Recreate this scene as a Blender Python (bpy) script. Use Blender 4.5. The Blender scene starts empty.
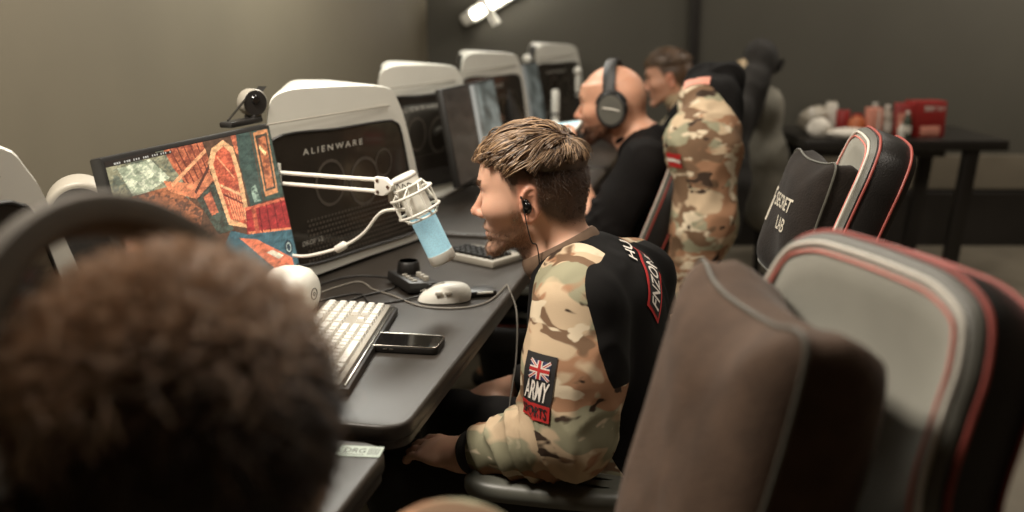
import bpy, bmesh, math, random
import numpy as np
from mathutils import Vector, Matrix
from mathutils.bvhtree import BVHTree
from math import radians as R, sin, cos, pi, tau
random.seed(7); rng = np.random.default_rng(7)
SC = bpy.context.scene; COL = SC.collection

# ---------------------------------------------------------------- room frame
ROW = R(12)                      # the row of desks runs 12 degrees right of straight ahead
OX, OY = -0.158, 1.375           # front corner of the young man's desk
EX = Vector((cos(ROW), -sin(ROW), 0)); EY = Vector((sin(ROW), cos(ROW), 0))
def W(x, y, z=0): return Vector((OX, OY, 0)) + EX * x + EY * y + Vector((0, 0, z))
RZ = -ROW                        # z rotation of things aligned with the row
PITCH = 1.30                     # spacing of the places along the row

# ---------------------------------------------------------------- objects
def tag(o, label=None, cat=None, group=None, kind=None):
    if label: o['label'] = label
    if cat: o['category'] = cat
    if group: o['group'] = group
    if kind: o['kind'] = kind
    return o
def empty(name, loc=(0, 0, 0), rz=0.0, rot=None):
    o = bpy.data.objects.new(name, None); COL.objects.link(o)
    o.empty_display_size = .05
    o.location = loc; o.rotation_euler = rot if rot else (0, 0, rz)
    return o
def link(name, me, mat=None, parent=None, smooth=True):
    o = bpy.data.objects.new(name, me); COL.objects.link(o)
    if mat is not None:
        for m in (mat if isinstance(mat, (list, tuple)) else [mat]): me.materials.append(m)
    if smooth: me.polygons.foreach_set('use_smooth', [True] * len(me.polygons))
    if parent is not None: o.parent = parent
    return o
def kids(o): return [c for c in COL.objects if c.parent == o]
def copy_tree(o, parent=None, label=None):
    c = o.copy(); COL.objects.link(c); c.parent = parent
    if label: c['label'] = label
    for ch in kids(o): copy_tree(ch, c)
    return c
def structure(name, mb, mat, smooth=False):
    o = mb.build(name, mat, smooth=smooth); o['kind'] = 'structure'; return o

class MB:
    """collects shapes into one mesh"""
    def __init__(s): s.v = []; s.f = []; s.m = []; s.mi = 0
    def add(s, vs, fs):
        b = len(s.v); s.v += [tuple(v) for v in vs]; s.f += [tuple(i + b for i in f) for f in fs]; s.m += [s.mi] * len(fs); return s
    def bm(s, bm, M=None):
        bm.verts.index_update()
        vs = [(M @ v.co if M else v.co.copy()) for v in bm.verts]
        fs = [[v.index for v in f.verts] for f in bm.faces]; bm.free(); return s.add(vs, fs)
    def box(s, c, size, rot=(0, 0, 0), bev=0.0, seg=2, M=None):
        b = bmesh.new(); bmesh.ops.create_cube(b, size=1)
        for v in b.verts: v.co = Vector((v.co.x * size[0], v.co.y * size[1], v.co.z * size[2]))
        if bev > 0: bmesh.ops.bevel(b, geom=list(b.edges), offset=min(bev, min(size) * .49), segments=seg, profile=.5, affect='EDGES')
        T = Matrix.Translation(c) @ Matrix.Rotation(rot[2], 4, 'Z') @ Matrix.Rotation(rot[1], 4, 'Y') @ Matrix.Rotation(rot[0], 4, 'X')
        return s.bm(b, M @ T if M else T)
    def tube(s, pts, r, n=10, caps=True, closed=False):
        P = [Vector(p) for p in pts]; N = len(P)
        rr = r if isinstance(r, (list, tuple)) else [r] * N
        vs = []; up = None
        for i, p in enumerate(P):
            if closed: d = P[(i + 1) % N] - P[i - 1]
            else: d = P[min(i + 1, N - 1)] - P[max(i - 1, 0)]
            d.normalize()
            if up is None: up = d.orthogonal().normalized()
            up = (up - d * up.dot(d)); up = up.normalized() if up.length > 1e-6 else d.orthogonal().normalized()
            q = d.cross(up)
            for k in range(n): vs.append(p + (up * cos(tau * k / n) + q * sin(tau * k / n)) * rr[i])
        fs = []
        for i in range(N if closed else N - 1):
            j = (i + 1) % N
            for k in range(n): fs.append((i * n + k, i * n + (k + 1) % n, j * n + (k + 1) % n, j * n + k))
        if caps and not closed: fs.append(tuple(reversed(range(n)))); fs.append(tuple((N - 1) * n + k for k in range(n)))
        return s.add(vs, fs)
    def lathe(s, prof, n=32, M=None, arc=tau):
        """profile of (radius, z)"""
        vs = []; N = len(prof)
        for (r, z) in prof:
            for k in range(n): vs.append(Vector((r * cos(tau * k / n), r * sin(tau * k / n), z)))
        if M: vs = [M @ v for v in vs]
        fs = [(i * n + k, i * n + (k + 1) % n, (i + 1) * n + (k + 1) % n, (i + 1) * n + k) for i in range(N - 1) for k in range(n)]
        if prof[0][0] > 1e-5: fs.append(tuple(reversed(range(n))))
        if prof[-1][0] > 1e-5: fs.append(tuple((N - 1) * n + k for k in range(n)))
        return s.add(vs, fs)
    def prism(s, outline, z0, z1, M=None, bev=0.0):
        b = bmesh.new(); n = len(outline)
        lo = [b.verts.new((p[0], p[1], z0)) for p in outline]; hi = [b.verts.new((p[0], p[1], z1)) for p in outline]
        b.faces.new(list(reversed(lo))); b.faces.new(hi)
        for i in range(n): b.faces.new((lo[i], lo[(i + 1) % n], hi[(i + 1) % n], hi[i]))
        if bev > 0:
            b.normal_update()
            ed = [e for e in b.edges if abs(e.verts[0].co.z - e.verts[1].co.z) < 1e-7]
            bmesh.ops.bevel(b, geom=ed, offset=bev, segments=3, profile=.5, affect='EDGES')
        return s.bm(b, M)
    def sphere(s, c, r, n=16, M=None):
        b = bmesh.new(); bmesh.ops.create_uvsphere(b, u_segments=n * 2, v_segments=n, radius=1)
        rr = r if isinstance(r, (tuple, list)) else (r, r, r)
        T = Matrix.Translation(c) @ Matrix.Diagonal((rr[0], rr[1], rr[2], 1))
        return s.bm(b, M @ T if M else T)
    def build(s, name, mat, parent=None, smooth=True, angle=40):
        me = bpy.data.meshes.new(name); me.from_pydata(s.v, [], s.f); me.update()
        b = bmesh.new(); b.from_mesh(me); bmesh.ops.recalc_face_normals(b, faces=b.faces); b.to_mesh(me); b.free()
        o = link(name, me, mat, parent, smooth)
        if isinstance(mat, (list, tuple)) and len(me.polygons) == len(s.m): me.polygons.foreach_set('material_index', s.m)
        if smooth: me.set_sharp_from_angle(angle=R(angle))
        return o
def arc2(cx, cy, r, a0, a1, n): return [(cx + r * cos(a0 + (a1 - a0) * i / n), cy + r * sin(a0 + (a1 - a0) * i / n)) for i in range(n + 1)]
def rrect(x0, y0, x1, y1, r, n=6):
    return arc2(x1 - r, y0 + r, r, -pi / 2, 0, n) + arc2(x1 - r, y1 - r, r, 0, pi / 2, n) + arc2(x0 + r, y1 - r, r, pi / 2, pi, n) + arc2(x0 + r, y0 + r, r, pi, 1.5 * pi, n)
def spline(pts, n=8, closed=False):
    P = [Vector(p) for p in pts]; N = len(P); out = []
    for i in range(N if closed else N - 1):
        g = (lambda k: P[k % N]) if closed else (lambda k: P[min(max(k, 0), N - 1)])
        a, b, c, d = g(i - 1), g(i), g(i + 1), g(i + 2)
        for j in range(n):
            t = j / n
            out.append(.5 * ((2 * b) + (c - a) * t + (2 * a - 5 * b + 4 * c - d) * t * t + (3 * b - a - 3 * c + d) * t ** 3))
    if not closed: out.append(P[-1].copy())
    return out

# ---------------------------------------------------------------- materials
def srgb(*c): return tuple((x / 255 / 12.92 if x / 255 <= .04045 else ((x / 255 + .055) / 1.055) ** 2.4) for x in c)
def new_mat(name):
    m = bpy.data.materials.new(name); m.use_nodes = True
    nt = m.node_tree; b = nt.nodes['Principled BSDF']; return m, nt, b
def mat(name, col, rough=.5, metal=0.0, var=.12, scale=30.0, bump=0.0, bscale=200.0, coat=0.0, sss=0.0, sheen=0.0, spec=.5, stretch=None):
    m, nt, b = new_mat(name)
    tc = nt.nodes.new('ShaderNodeTexCoord'); src = tc.outputs['Object']
    if stretch:
        mp = nt.nodes.new('ShaderNodeMapping'); mp.inputs['Scale'].default_value = stretch; nt.links.new(src, mp.inputs[0]); src = mp.outputs[0]
    n = nt.nodes.new('ShaderNodeTexNoise'); n.inputs['Scale'].default_value = scale; n.inputs['Detail'].default_value = 5
    nt.links.new(src, n.inputs['Vector'])
    r = nt.nodes.new('ShaderNodeValToRGB'); r.color_ramp.elements[0].position = .3; r.color_ramp.elements[1].position = .7
    r.color_ramp.elements[0].color = tuple(c * (1 - var) for c in col) + (1,); r.color_ramp.elements[1].color = tuple(min(1, c * (1 + var)) for c in col) + (1,)
    nt.links.new(n.outputs['Fac'], r.inputs[0]); nt.links.new(r.outputs[0], b.inputs['Base Color'])
    b.inputs['Roughness'].default_value = rough; b.inputs['Metallic'].default_value = metal
    b.inputs['Coat Weight'].default_value = coat; b.inputs['Specular IOR Level'].default_value = spec
    if sheen: b.inputs['Sheen Weight'].default_value = sheen; b.inputs['Sheen Roughness'].default_value = .4
    if sss: b.inputs['Subsurface Weight'].default_value = sss; b.inputs['Subsurface Radius'].default_value = (.012, .005, .003)
    if bump:
        n2 = nt.nodes.new('ShaderNodeTexNoise'); n2.inputs['Scale'].default_value = bscale; nt.links.new(src, n2.inputs['Vector'])
        bp = nt.nodes.new('ShaderNodeBump'); bp.inputs['Strength'].default_value = bump; bp.inputs['Distance'].default_value = .004
        nt.links.new(n2.outputs['Fac'], bp.inputs['Height']); nt.links.new(bp.outputs[0], b.inputs['Normal'])
    return m
def attr_mat(name, attr='col', rough=.5, sss=0.0, emit=0.0, bump=0.0, bscale=300., spec=.5):
    m, nt, b = new_mat(name)
    a = nt.nodes.new('ShaderNodeAttribute'); a.attribute_name = attr
    nt.links.new(a.outputs['Color'], b.inputs['Base Color']); b.inputs['Roughness'].default_value = rough
    b.inputs['Specular IOR Level'].default_value = spec
    if sss: b.inputs['Subsurface Weight'].default_value = sss; b.inputs['Subsurface Radius'].default_value = (.012, .005, .003)
    if emit:
        nt.links.new(a.outputs['Color'], b.inputs['Emission Color']); b.inputs['Emission Strength'].default_value = emit
    if bump:
        tc = nt.nodes.new('ShaderNodeTexCoord')
        n2 = nt.nodes.new('ShaderNodeTexNoise'); n2.inputs['Scale'].default_value = bscale; nt.links.new(tc.outputs['Object'], n2.inputs['Vector'])
        bp = nt.nodes.new('ShaderNodeBump'); bp.inputs['Strength'].default_value = bump; bp.inputs['Distance'].default_value = .003
        nt.links.new(n2.outputs['Fac'], bp.inputs['Height']); nt.links.new(bp.outputs[0], b.inputs['Normal'])
    return m
def emis(name, col, s):
    m, nt, b = new_mat(name); b.inputs['Base Color'].default_value = (*col, 1); b.inputs['Emission Color'].default_value = (*col, 1); b.inputs['Emission Strength'].default_value = s; return m
def camo_mat(name, torso=True, offset=(0, 0, 0)):
    """five colour camouflage cloth; where the attribute 'seam' is negative the cloth is black"""
    m, nt, b = new_mat(name); L = nt.links
    tc = nt.nodes.new('ShaderNodeTexCoord')
    mp = nt.nodes.new('ShaderNodeMapping'); mp.inputs['Location'].default_value = offset; mp.inputs['Rotation'].default_value = (.5, .2, .35); mp.inputs['Scale'].default_value = (1, 1.2, 1.9)
    L.new(tc.outputs['Object'], mp.inputs[0])
    base = None
    layers = [(srgb(186, 164, 136), 0, 0, 0), (srgb(142, 138, 114), 6.5, .50, 1.7), (srgb(154, 116, 89), 8.0, .53, 5.1), (srgb(112, 88, 68), 9.5, .575, 9.3), (srgb(204, 188, 162), 12.0, .61, 13.7), (srgb(58, 45, 36), 13.0, .64, 21.9)]
    for col, sc, th, w in layers:
        if sc == 0:
            rgb = nt.nodes.new('ShaderNodeRGB'); rgb.outputs[0].default_value = (*col, 1); base = rgb.outputs[0]; continue
        n = nt.nodes.new('ShaderNodeTexNoise'); n.noise_dimensions = '4D'; n.inputs['W'].default_value = w
        n.inputs['Scale'].default_value = sc; n.inputs['Detail'].default_value = 2.5; n.inputs['Roughness'].default_value = .45; n.inputs['Distortion'].default_value = .35
        L.new(mp.outputs[0], n.inputs['Vector'])
        r = nt.nodes.new('ShaderNodeValToRGB'); r.color_ramp.elements[0].position = th - .012; r.color_ramp.elements[1].position = th + .012
        L.new(n.outputs['Fac'], r.inputs[0])
        mx = nt.nodes.new('ShaderNodeMix'); mx.data_type = 'RGBA'; L.new(r.outputs[0], mx.inputs[0]); L.new(base, mx.inputs[6]); mx.inputs[7].default_value = (*col, 1)
        base = mx.outputs[2]
    if torso:
        a = nt.nodes.new('ShaderNodeAttribute'); a.attribute_name = 'seam'
        gt = nt.nodes.new('ShaderNodeMath'); gt.operation = 'GREATER_THAN'; gt.inputs[1].default_value = 0; L.new(a.outputs['Fac'], gt.inputs[0])
        mx = nt.nodes.new('ShaderNodeMix'); mx.data_type = 'RGBA'; L.new(gt.outputs[0], mx.inputs[0]); mx.inputs[6].default_value = (*srgb(15, 13, 12), 1); L.new(base, mx.inputs[7]); base = mx.outputs[2]
    L.new(base, b.inputs['Base Color']); b.inputs['Roughness'].default_value = .8; b.inputs['Specular IOR Level'].default_value = .15
    n2 = nt.nodes.new('ShaderNodeTexNoise'); n2.inputs['Scale'].default_value = 600; L.new(tc.outputs['Object'], n2.inputs['Vector'])
    bp = nt.nodes.new('ShaderNodeBump'); bp.inputs['Strength'].default_value = .25; bp.inputs['Distance'].default_value = .002
    L.new(n2.outputs['Fac'], bp.inputs['Height']); L.new(bp.outputs[0], b.inputs['Normal'])
    return m

# ---------------------------------------------------------------- implicit surfaces
def axis(lo, hi, coarse, fine=()):
    out = [lo]
    while out[-1] < hi:
        h = coarse
        for a, b, s in fine:
            if a - coarse <= out[-1] <= b: h = min(h, s)
        out.append(out[-1] + h)
    return np.array(out, dtype=np.float32)
def smin(a, b, k):
    if k <= 0: return np.minimum(a, b)
    h = np.maximum(k - np.abs(a - b), 0) / k
    return np.minimum(a, b) - h * h * k * .25
class Vol:
    def __init__(s, xs, ys, zs):
        s.ax = (xs, ys, zs); s.f = np.full((len(xs), len(ys), len(zs)), .2, np.float32)
    def sl(s, lo, hi):
        i = []
        for a, l, h in zip(s.ax, lo, hi):
            i.append(slice(max(int(np.searchsorted(a, l)) - 1, 0), min(int(np.searchsorted(a, h)) + 1, len(a))))
        return tuple(i)
    def grid(s, q): return s.ax[0][q[0]][:, None, None], s.ax[1][q[1]][None, :, None], s.ax[2][q[2]][None, None, :]
    def op(s, fn, lo, hi, k=.0, mode='u', pad=.03):
        pad = max(pad, k * 1.2)
        q = s.sl([l - pad for l in lo], [h + pad for h in hi])
        if any(x.stop <= x.start for x in q): return s
        d = fn(*s.grid(q)).astype(np.float32); sub = s.f[q]
        if mode == 'u': s.f[q] = smin(sub, d, k)
        elif mode == 'd': s.f[q] = -smin(-sub, d, k)
        elif mode == 'i': s.f[q] = -smin(-sub, -d, k)
        elif mode == '+': s.f[q] = sub + d
        return s
    def cone(s, a, b, ra, rb, k=.02, mode='u'):
        a = np.array(a, float); b = np.array(b, float); ab = b - a; L2 = max(float(ab @ ab), 1e-9)
        def fn(X, Y, Z):
            px, py, pz = X - a[0], Y - a[1], Z - a[2]
            t = np.clip((px * ab[0] + py * ab[1] + pz * ab[2]) / L2, 0, 1)
            return np.sqrt((px - t * ab[0]) ** 2 + (py - t * ab[1]) ** 2 + (pz - t * ab[2]) ** 2) - (ra + (rb - ra) * t)
        m = max(ra, rb); return s.op(fn, np.minimum(a, b) - m, np.maximum(a, b) + m, k, mode)
    def ell(s, c, r, k=.02, mode='u', M=None):
        c = np.array(c, float); M = np.eye(3) if M is None else np.array(M)
        def fn(X, Y, Z):
            x, y, z = X - c[0], Y - c[1], Z - c[2]
            u = (M[0, 0] * x + M[1, 0] * y + M[2, 0] * z) / r[0]; v = (M[0, 1] * x + M[1, 1] * y + M[2, 1] * z) / r[1]; w = (M[0, 2] * x + M[1, 2] * y + M[2, 2] * z) / r[2]
            k0 = np.sqrt(u * u + v * v + w * w) + 1e-6; k1 = np.sqrt((u / r[0]) ** 2 + (v / r[1]) ** 2 + (w / r[2]) ** 2) + 1e-6
            return k0 * (k0 - 1) / k1
        e = np.sqrt(((M * np.array(r)[None, :]) ** 2).sum(1)); return s.op(fn, c - e, c + e, k, mode)
    def chain(s, pts, rs, k=.012, mode='u'):
        for i in range(len(pts) - 1): s.cone(pts[i], pts[i + 1], rs[i], rs[i + 1], k, mode)
        return s
    def mesh(s, name):
        f = s.f; neg = f < 0
        nx, ny, nz = f.shape
        cs = [(i, j, k) for i in (0, 1) for j in (0, 1) for k in (0, 1)]
        cnt = np.zeros((nx - 1, ny - 1, nz - 1), np.int8)
        for i, j, k in cs: cnt += neg[i:nx - 1 + i, j:ny - 1 + j, k:nz - 1 + k]
        act = np.argwhere((cnt > 0) & (cnt < 8)); n = len(act)
        vals = {c: f[act[:, 0] + c[0], act[:, 1] + c[1], act[:, 2] + c[2]] for c in cs}
        acc = np.zeros((n, 3)); w = np.zeros(n)
        for a in cs:
            for d in range(3):
                if a[d] == 0:
                    b = list(a); b[d] = 1; b = tuple(b)
                    va, vb = vals[a], vals[b]; m = (va < 0) != (vb < 0)
                    t = np.where(m, va / np.where(m, va - vb, 1), 0)
                    p = np.tile(np.array(a, float), (n, 1)); p[:, d] += t
                    acc[m] += p[m]; w[m] += 1
        idx = act + acc / w[:, None]
        pos = np.stack([np.interp(idx[:, d], np.arange(len(s.ax[d])), s.ax[d]) for d in range(3)], 1)
        ids = np.full(cnt.shape, -1, np.int32); ids[act[:, 0], act[:, 1], act[:, 2]] = np.arange(n)
        quads = []
        for d in range(3):
            e, g = [(1, 2), (2, 0), (0, 1)][d]
            sl0 = [slice(1, -1)] * 3; sl0[d] = slice(0, -1); sl1 = list(sl0); sl1[d] = slice(1, None)
            A = neg[tuple(sl0)]; B = neg[tuple(sl1)]
            for flip, msk in ((False, A & ~B), (True, ~A & B)):
                p = np.argwhere(msk)
                if not len(p): continue
                for dd in range(3):
                    if dd != d: p[:, dd] += 1
                def cell(de, dg):
                    q = p.copy(); q[:, e] += de; q[:, g] += dg; return ids[q[:, 0], q[:, 1], q[:, 2]]
                Q = np.stack([cell(-1, -1), cell(0, -1), cell(0, 0), cell(-1, 0)], 1)
                quads.append(Q[:, ::-1] if flip else Q)
        Q = np.concatenate(quads) if quads else np.zeros((0, 4), int)
        Q = Q[(Q >= 0).all(1)]
        me = np_mesh(name, pos, Q)
        return me, pos
def np_mesh(name, pos, faces):
    me = bpy.data.meshes.new(name); n = len(pos); m = len(faces); k = faces.shape[1]
    me.vertices.add(n); me.vertices.foreach_set('co', np.asarray(pos, np.float32).ravel())
    me.loops.add(m * k); me.loops.foreach_set('vertex_index', np.asarray(faces, np.int32).ravel())
    me.polygons.add(m); me.polygons.foreach_set('loop_start', np.arange(0, m * k, k, dtype=np.int32))
    try: me.polygons.foreach_set('loop_total', np.full(m, k, np.int32))
    except Exception: pass
    me.update(calc_edges=True); me.validate(); return me
def set_col(me, col, name='col'):
    a = me.color_attributes.new(name, 'FLOAT_COLOR', 'POINT')
    c = np.ones((len(me.vertices), 4), np.float32); c[:, :3] = col; a.data.foreach_set('color', c.ravel())
def set_val(me, v, name):
    a = me.attributes.new(name, 'FLOAT', 'POINT'); a.data.foreach_set('value', np.asarray(v, np.float32))
def smooth_mesh(me, it=2, f=.5):
    b = bmesh.new(); b.from_mesh(me)
    for _ in range(it): bmesh.ops.smooth_vert(b, verts=b.verts, factor=f, use_axis_x=True, use_axis_y=True, use_axis_z=True)
    b.to_mesh(me); b.free(); me.update()
def ss(x, a, b):
    t = np.clip((x - a) / (b - a), 0, 1); return t * t * (3 - 2 * t)
def noise3(P, f, seed=0, oct=3):
    """cheap sum of rotated sines, about -1..1"""
    g = np.random.default_rng(seed); out = 0; amp = 1.; tot = 0
    for o in range(oct):
        for _ in range(3):
            d = g.normal(size=3); d /= np.linalg.norm(d); ph = g.uniform(0, tau)
            d2 = g.normal(size=3); d2 /= np.linalg.norm(d2)
            out = out + amp * np.sin(f * (P @ d) + 1.3 * np.sin(f * .7 * (P @ d2) + ph) + ph * 2); tot += amp * .8
        f *= 2; amp *= .5
    return out / tot
def strands(name, paths, rads, cols, material, parent, n=3):
    """tapered hairs as one mesh; paths (S,K,3), rads (S,K), cols (S,3)"""
    paths = np.asarray(paths, float); S, K, _ = paths.shape
    T = np.gradient(paths, axis=1); T /= np.linalg.norm(T, axis=2, keepdims=True) + 1e-9
    ref = np.where(np.abs(T[..., 2:3]) < .9, np.array([0, 0, 1.]), np.array([1., 0, 0]))
    A = np.cross(T, ref); A /= np.linalg.norm(A, axis=2, keepdims=True) + 1e-9; B = np.cross(T, A)
    ang = np.arange(n) * tau / n
    V = paths[:, :, None, :] + rads[:, :, None, None] * (A[:, :, None, :] * np.cos(ang)[None, None, :, None] + B[:, :, None, :] * np.sin(ang)[None, None, :, None])
    base = (np.arange(S) * K * n)[:, None, None]; i = np.arange(K - 1)[None, :, None] * n; k = np.arange(n)[None, None, :]; k2 = (k + 1) % n
    Q = np.stack([base + i + k, base + i + k2, base + i + n + k2, base + i + n + k], -1).reshape(-1, 4)
    me = np_mesh(name, V.reshape(-1, 3), Q)
    cols = np.asarray(cols); set_col(me, np.repeat(cols, K * n, axis=0) if cols.ndim == 2 else np.repeat(cols.reshape(-1, 3), n, axis=0))
    return link(name, me, material, parent)
def rotm(pitch=0, yaw=0, roll=0):
    """columns are the local axes; pitch > 0 looks down, yaw > 0 turns to the left"""
    return np.array(Matrix.Rotation(yaw, 3, 'Z') @ Matrix.Rotation(pitch, 3, 'Y') @ Matrix.Rotation(roll, 3, 'X'))
def text_mesh(body, bold=0.0, shear=0.0, space=1.0, res=3):
    cu = bpy.data.curves.new('lettering', 'FONT'); cu.body = body; cu.align_x = 'CENTER'; cu.align_y = 'CENTER'; cu.offset = bold; cu.shear = shear; cu.space_character = space; cu.resolution_u = res
    o = bpy.data.objects.new('lettering', cu); COL.objects.link(o)
    dg = bpy.context.evaluated_depsgraph_get(); dg.update()
    me = bpy.data.meshes.new_from_object(o.evaluated_get(dg)); bpy.data.objects.remove(o); bpy.data.curves.remove(cu)
    vs = [v.co.copy() for v in me.vertices]; fs = [tuple(p.vertices) for p in me.polygons]; bpy.data.meshes.remove(me)
    w = max(v.x for v in vs) - min(v.x for v in vs); h = max(v.y for v in vs) - min(v.y for v in vs)
    cx = (max(v.x for v in vs) + min(v.x for v in vs)) / 2; cy = (max(v.y for v in vs) + min(v.y for v in vs)) / 2
    return [((v.x - cx) / w, (v.y - cy) / h) for v in vs], fs          # in the box -.5 .. .5
def flat(mb, shape, u0, v0, u1, v1, fn):
    """a -.5..5 shape laid into the rectangle u0..u1, v0..v1 and carried to 3D by fn(u, v)"""
    vs, fs = shape; mb.add([fn((u0 + u1) / 2 + x * (u1 - u0), (v0 + v1) / 2 + y * (v1 - v0)) for x, y in vs], fs)
def gridshape(n, m):
    return [(i / n - .5, j / m - .5) for j in range(m + 1) for i in range(n + 1)], [(j * (n + 1) + i, j * (n + 1) + i + 1, (j + 1) * (n + 1) + i + 1, (j + 1) * (n + 1) + i) for j in range(m) for i in range(n)]
# ---------------------------------------------------------------- palette
M = {}
M['wall_dark'] = mat('dark olive wall paint', srgb(74, 71, 62), .75, var=.06, scale=2.5, bump=.05)
M['wall_left'] = mat('olive grey wall paint', srgb(111, 103, 86), .7, var=.06, scale=2.0, bump=.05)
M['floor'] = mat('grey vinyl floor', srgb(120, 112, 98), .45, var=.10, scale=6)
M['ceil'] = mat('grey ceiling paint', srgb(120, 114, 100), .8, var=.05, scale=3)
M['skirt'] = mat('black painted board', srgb(34, 31, 28), .35, var=.1, scale=8)
M['stripe'] = mat('lit wall strip', srgb(112, 104, 90), .45, var=.08, scale=5)  # paler tone of the wall where light falls on it
M['desk'] = mat('charcoal laminate', srgb(46, 41, 36), .42, var=.10, scale=14, bump=.05, bscale=500, spec=.35)
M['desk_edge'] = mat('dark edge band', srgb(48, 41, 35), .4, var=.1, scale=20)
M['black'] = mat('black plastic', srgb(30, 28, 26), .42, var=.12, scale=60)
M['black_gloss'] = mat('glossy black plastic', srgb(18, 17, 16), .15, var=.1, scale=40)
M['black_metal'] = mat('black powder coat', srgb(26, 24, 22), .45, metal=.3, var=.1, scale=50)
M['white'] = mat('white plastic', srgb(222, 220, 210), .38, var=.03, scale=20)
M['white_key'] = mat('white keycap plastic', srgb(214, 212, 204), .5, var=.03, scale=40)
M['shell'] = mat('pale grey case shell', srgb(214, 212, 202), .38, var=.025, scale=9)
M['greyshell'] = mat('warm grey casing', srgb(150, 144, 132), .5, var=.05, scale=12)
M['chrome'] = mat('steel', srgb(170, 166, 158), .25, metal=1.0, var=.05, scale=40)
M['leather'] = mat('black leatherette', srgb(27, 24, 22), .42, var=.12, scale=25, bump=.25, bscale=420)
M['greyleather'] = mat('grey leatherette', srgb(150, 148, 138), .5, var=.05, scale=20, bump=.2, bscale=420)
M['darkgrey'] = mat('dark grey leatherette', srgb(84, 82, 74), .5, var=.08, scale=20, bump=.2, bscale=420)
M['band'] = mat('dark taupe padding', srgb(84, 75, 63), .75, var=.1, scale=40)
M['piping'] = mat('coral red piping', srgb(150, 66, 56), .5, var=.06, scale=60)
M['pink'] = mat('pink stitching', srgb(200, 120, 108), .6, var=.06, scale=60)
M['pale'] = mat('off white trim', srgb(206, 200, 188), .5, var=.05, scale=40)
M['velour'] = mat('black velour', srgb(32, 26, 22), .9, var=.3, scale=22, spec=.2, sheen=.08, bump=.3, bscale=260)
M['velour_lit'] = mat('lit black velour', srgb(78, 61, 49), .88, var=.22, scale=26, spec=.25, sheen=.08, bump=.3, bscale=260)  # black velour with the brown of the light on it as base colour
M['thread'] = mat('white embroidery thread', srgb(196, 188, 172), .7, var=.05, scale=200)
M['armpad'] = mat('grey polyurethane pad', srgb(92, 92, 84), .42, var=.06, scale=25)
M['skin'] = attr_mat('skin', rough=.48, sss=.12, bump=.10, bscale=420, spec=.45)
M['hairs'] = attr_mat('hair strands', rough=.42, spec=.5)
M['camo'] = camo_mat('camouflage and black jersey')
M['camo_b'] = camo_mat('camouflage and black jersey, hanging', offset=(.4, .2, .1))
M['rib'] = mat('dark ribbed cuff', srgb(36, 32, 29), .8, var=.25, scale=12, stretch=(1, 1, 1), bump=.3, bscale=300)
M['tan_rib'] = mat('brown collar cloth', srgb(104, 82, 64), .8, var=.1, scale=60)
M['tee'] = mat('black cotton', srgb(17, 14, 13), .85, spec=.15, var=.15, scale=18, bump=.25, bscale=420)
M['trouser'] = mat('dark trousers', srgb(33, 30, 28), .85, var=.15, scale=18, bump=.25, bscale=420)
M['shoe'] = mat('dark shoe leather', srgb(28, 25, 23), .5, var=.1, scale=20)
M['patch'] = mat('black woven patch', srgb(22, 19, 18), .75, var=.1, scale=300)
M['patch_red'] = mat('red woven patch', srgb(178, 36, 34), .7, var=.08, scale=300)
M['patch_white'] = mat('white woven patch', srgb(224, 216, 206), .7, var=.05, scale=300)
M['patch_blue'] = mat('navy woven patch', srgb(40, 44, 82), .7, var=.05, scale=300)
M['eye'] = attr_mat('eyeball', rough=.12)
M['glass_dark'] = mat('smoked glass panel', srgb(44, 39, 34), .12, var=.3, scale=7, coat=.3)
M['decal'] = mat('pale grey decal', srgb(190, 186, 176), .5, var=.03, scale=40)
M['decal_dim'] = mat('dim decal', srgb(76, 69, 61), .5, var=.2, scale=25)
M['decal_dark'] = mat('dark decal ink', srgb(44, 40, 37), .5, var=.1, scale=40)
M['mesh'] = mat('black mesh grille', srgb(40, 36, 33), .6, var=.5, scale=400)
M['mic_blue'] = None
M['cable'] = mat('black cable sheath', srgb(34, 31, 28), .5, var=.05, scale=80)
M['cable_grey'] = mat('grey cable sheath', srgb(120, 114, 104), .5, var=.05, scale=80)
M['sticker'] = mat('pale green sticker', srgb(150, 160, 148), .5, var=.05, scale=80)
M['phone_glass'] = mat('black phone glass', srgb(16, 15, 15), .08, var=.1, scale=6, coat=.5)
M['red_box'] = mat('red carton', srgb(140, 34, 30), .5, var=.06, scale=20)
M['pinkbox'] = mat('salmon carton', srgb(206, 138, 118), .6, var=.08, scale=30)
M['orange'] = mat('orange wrapper', srgb(176, 98, 58), .5, var=.15, scale=40)
M['paper'] = mat('white paper', srgb(214, 208, 196), .7, var=.06, scale=30)
M['clear'] = mat('cloudy clear plastic', srgb(168, 160, 146), .2, var=.15, scale=30)
M['green'] = mat('dark green plastic', srgb(54, 62, 48), .35, var=.1, scale=30)
M['beige_cloth'] = mat('beige jacket cloth', srgb(176, 156, 126), .85, var=.12, scale=18, bump=.2)
M['dark_cloth'] = mat('black jacket cloth', srgb(38, 35, 32), .85, var=.2, scale=18, bump=.2)
M['grey_cloth'] = mat('pale grey jacket cloth', srgb(132, 128, 116), .85, var=.12, scale=18, bump=.2)
M['lamp'] = emis('lamp diffuser', srgb(255, 250, 238), 18.0)
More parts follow.
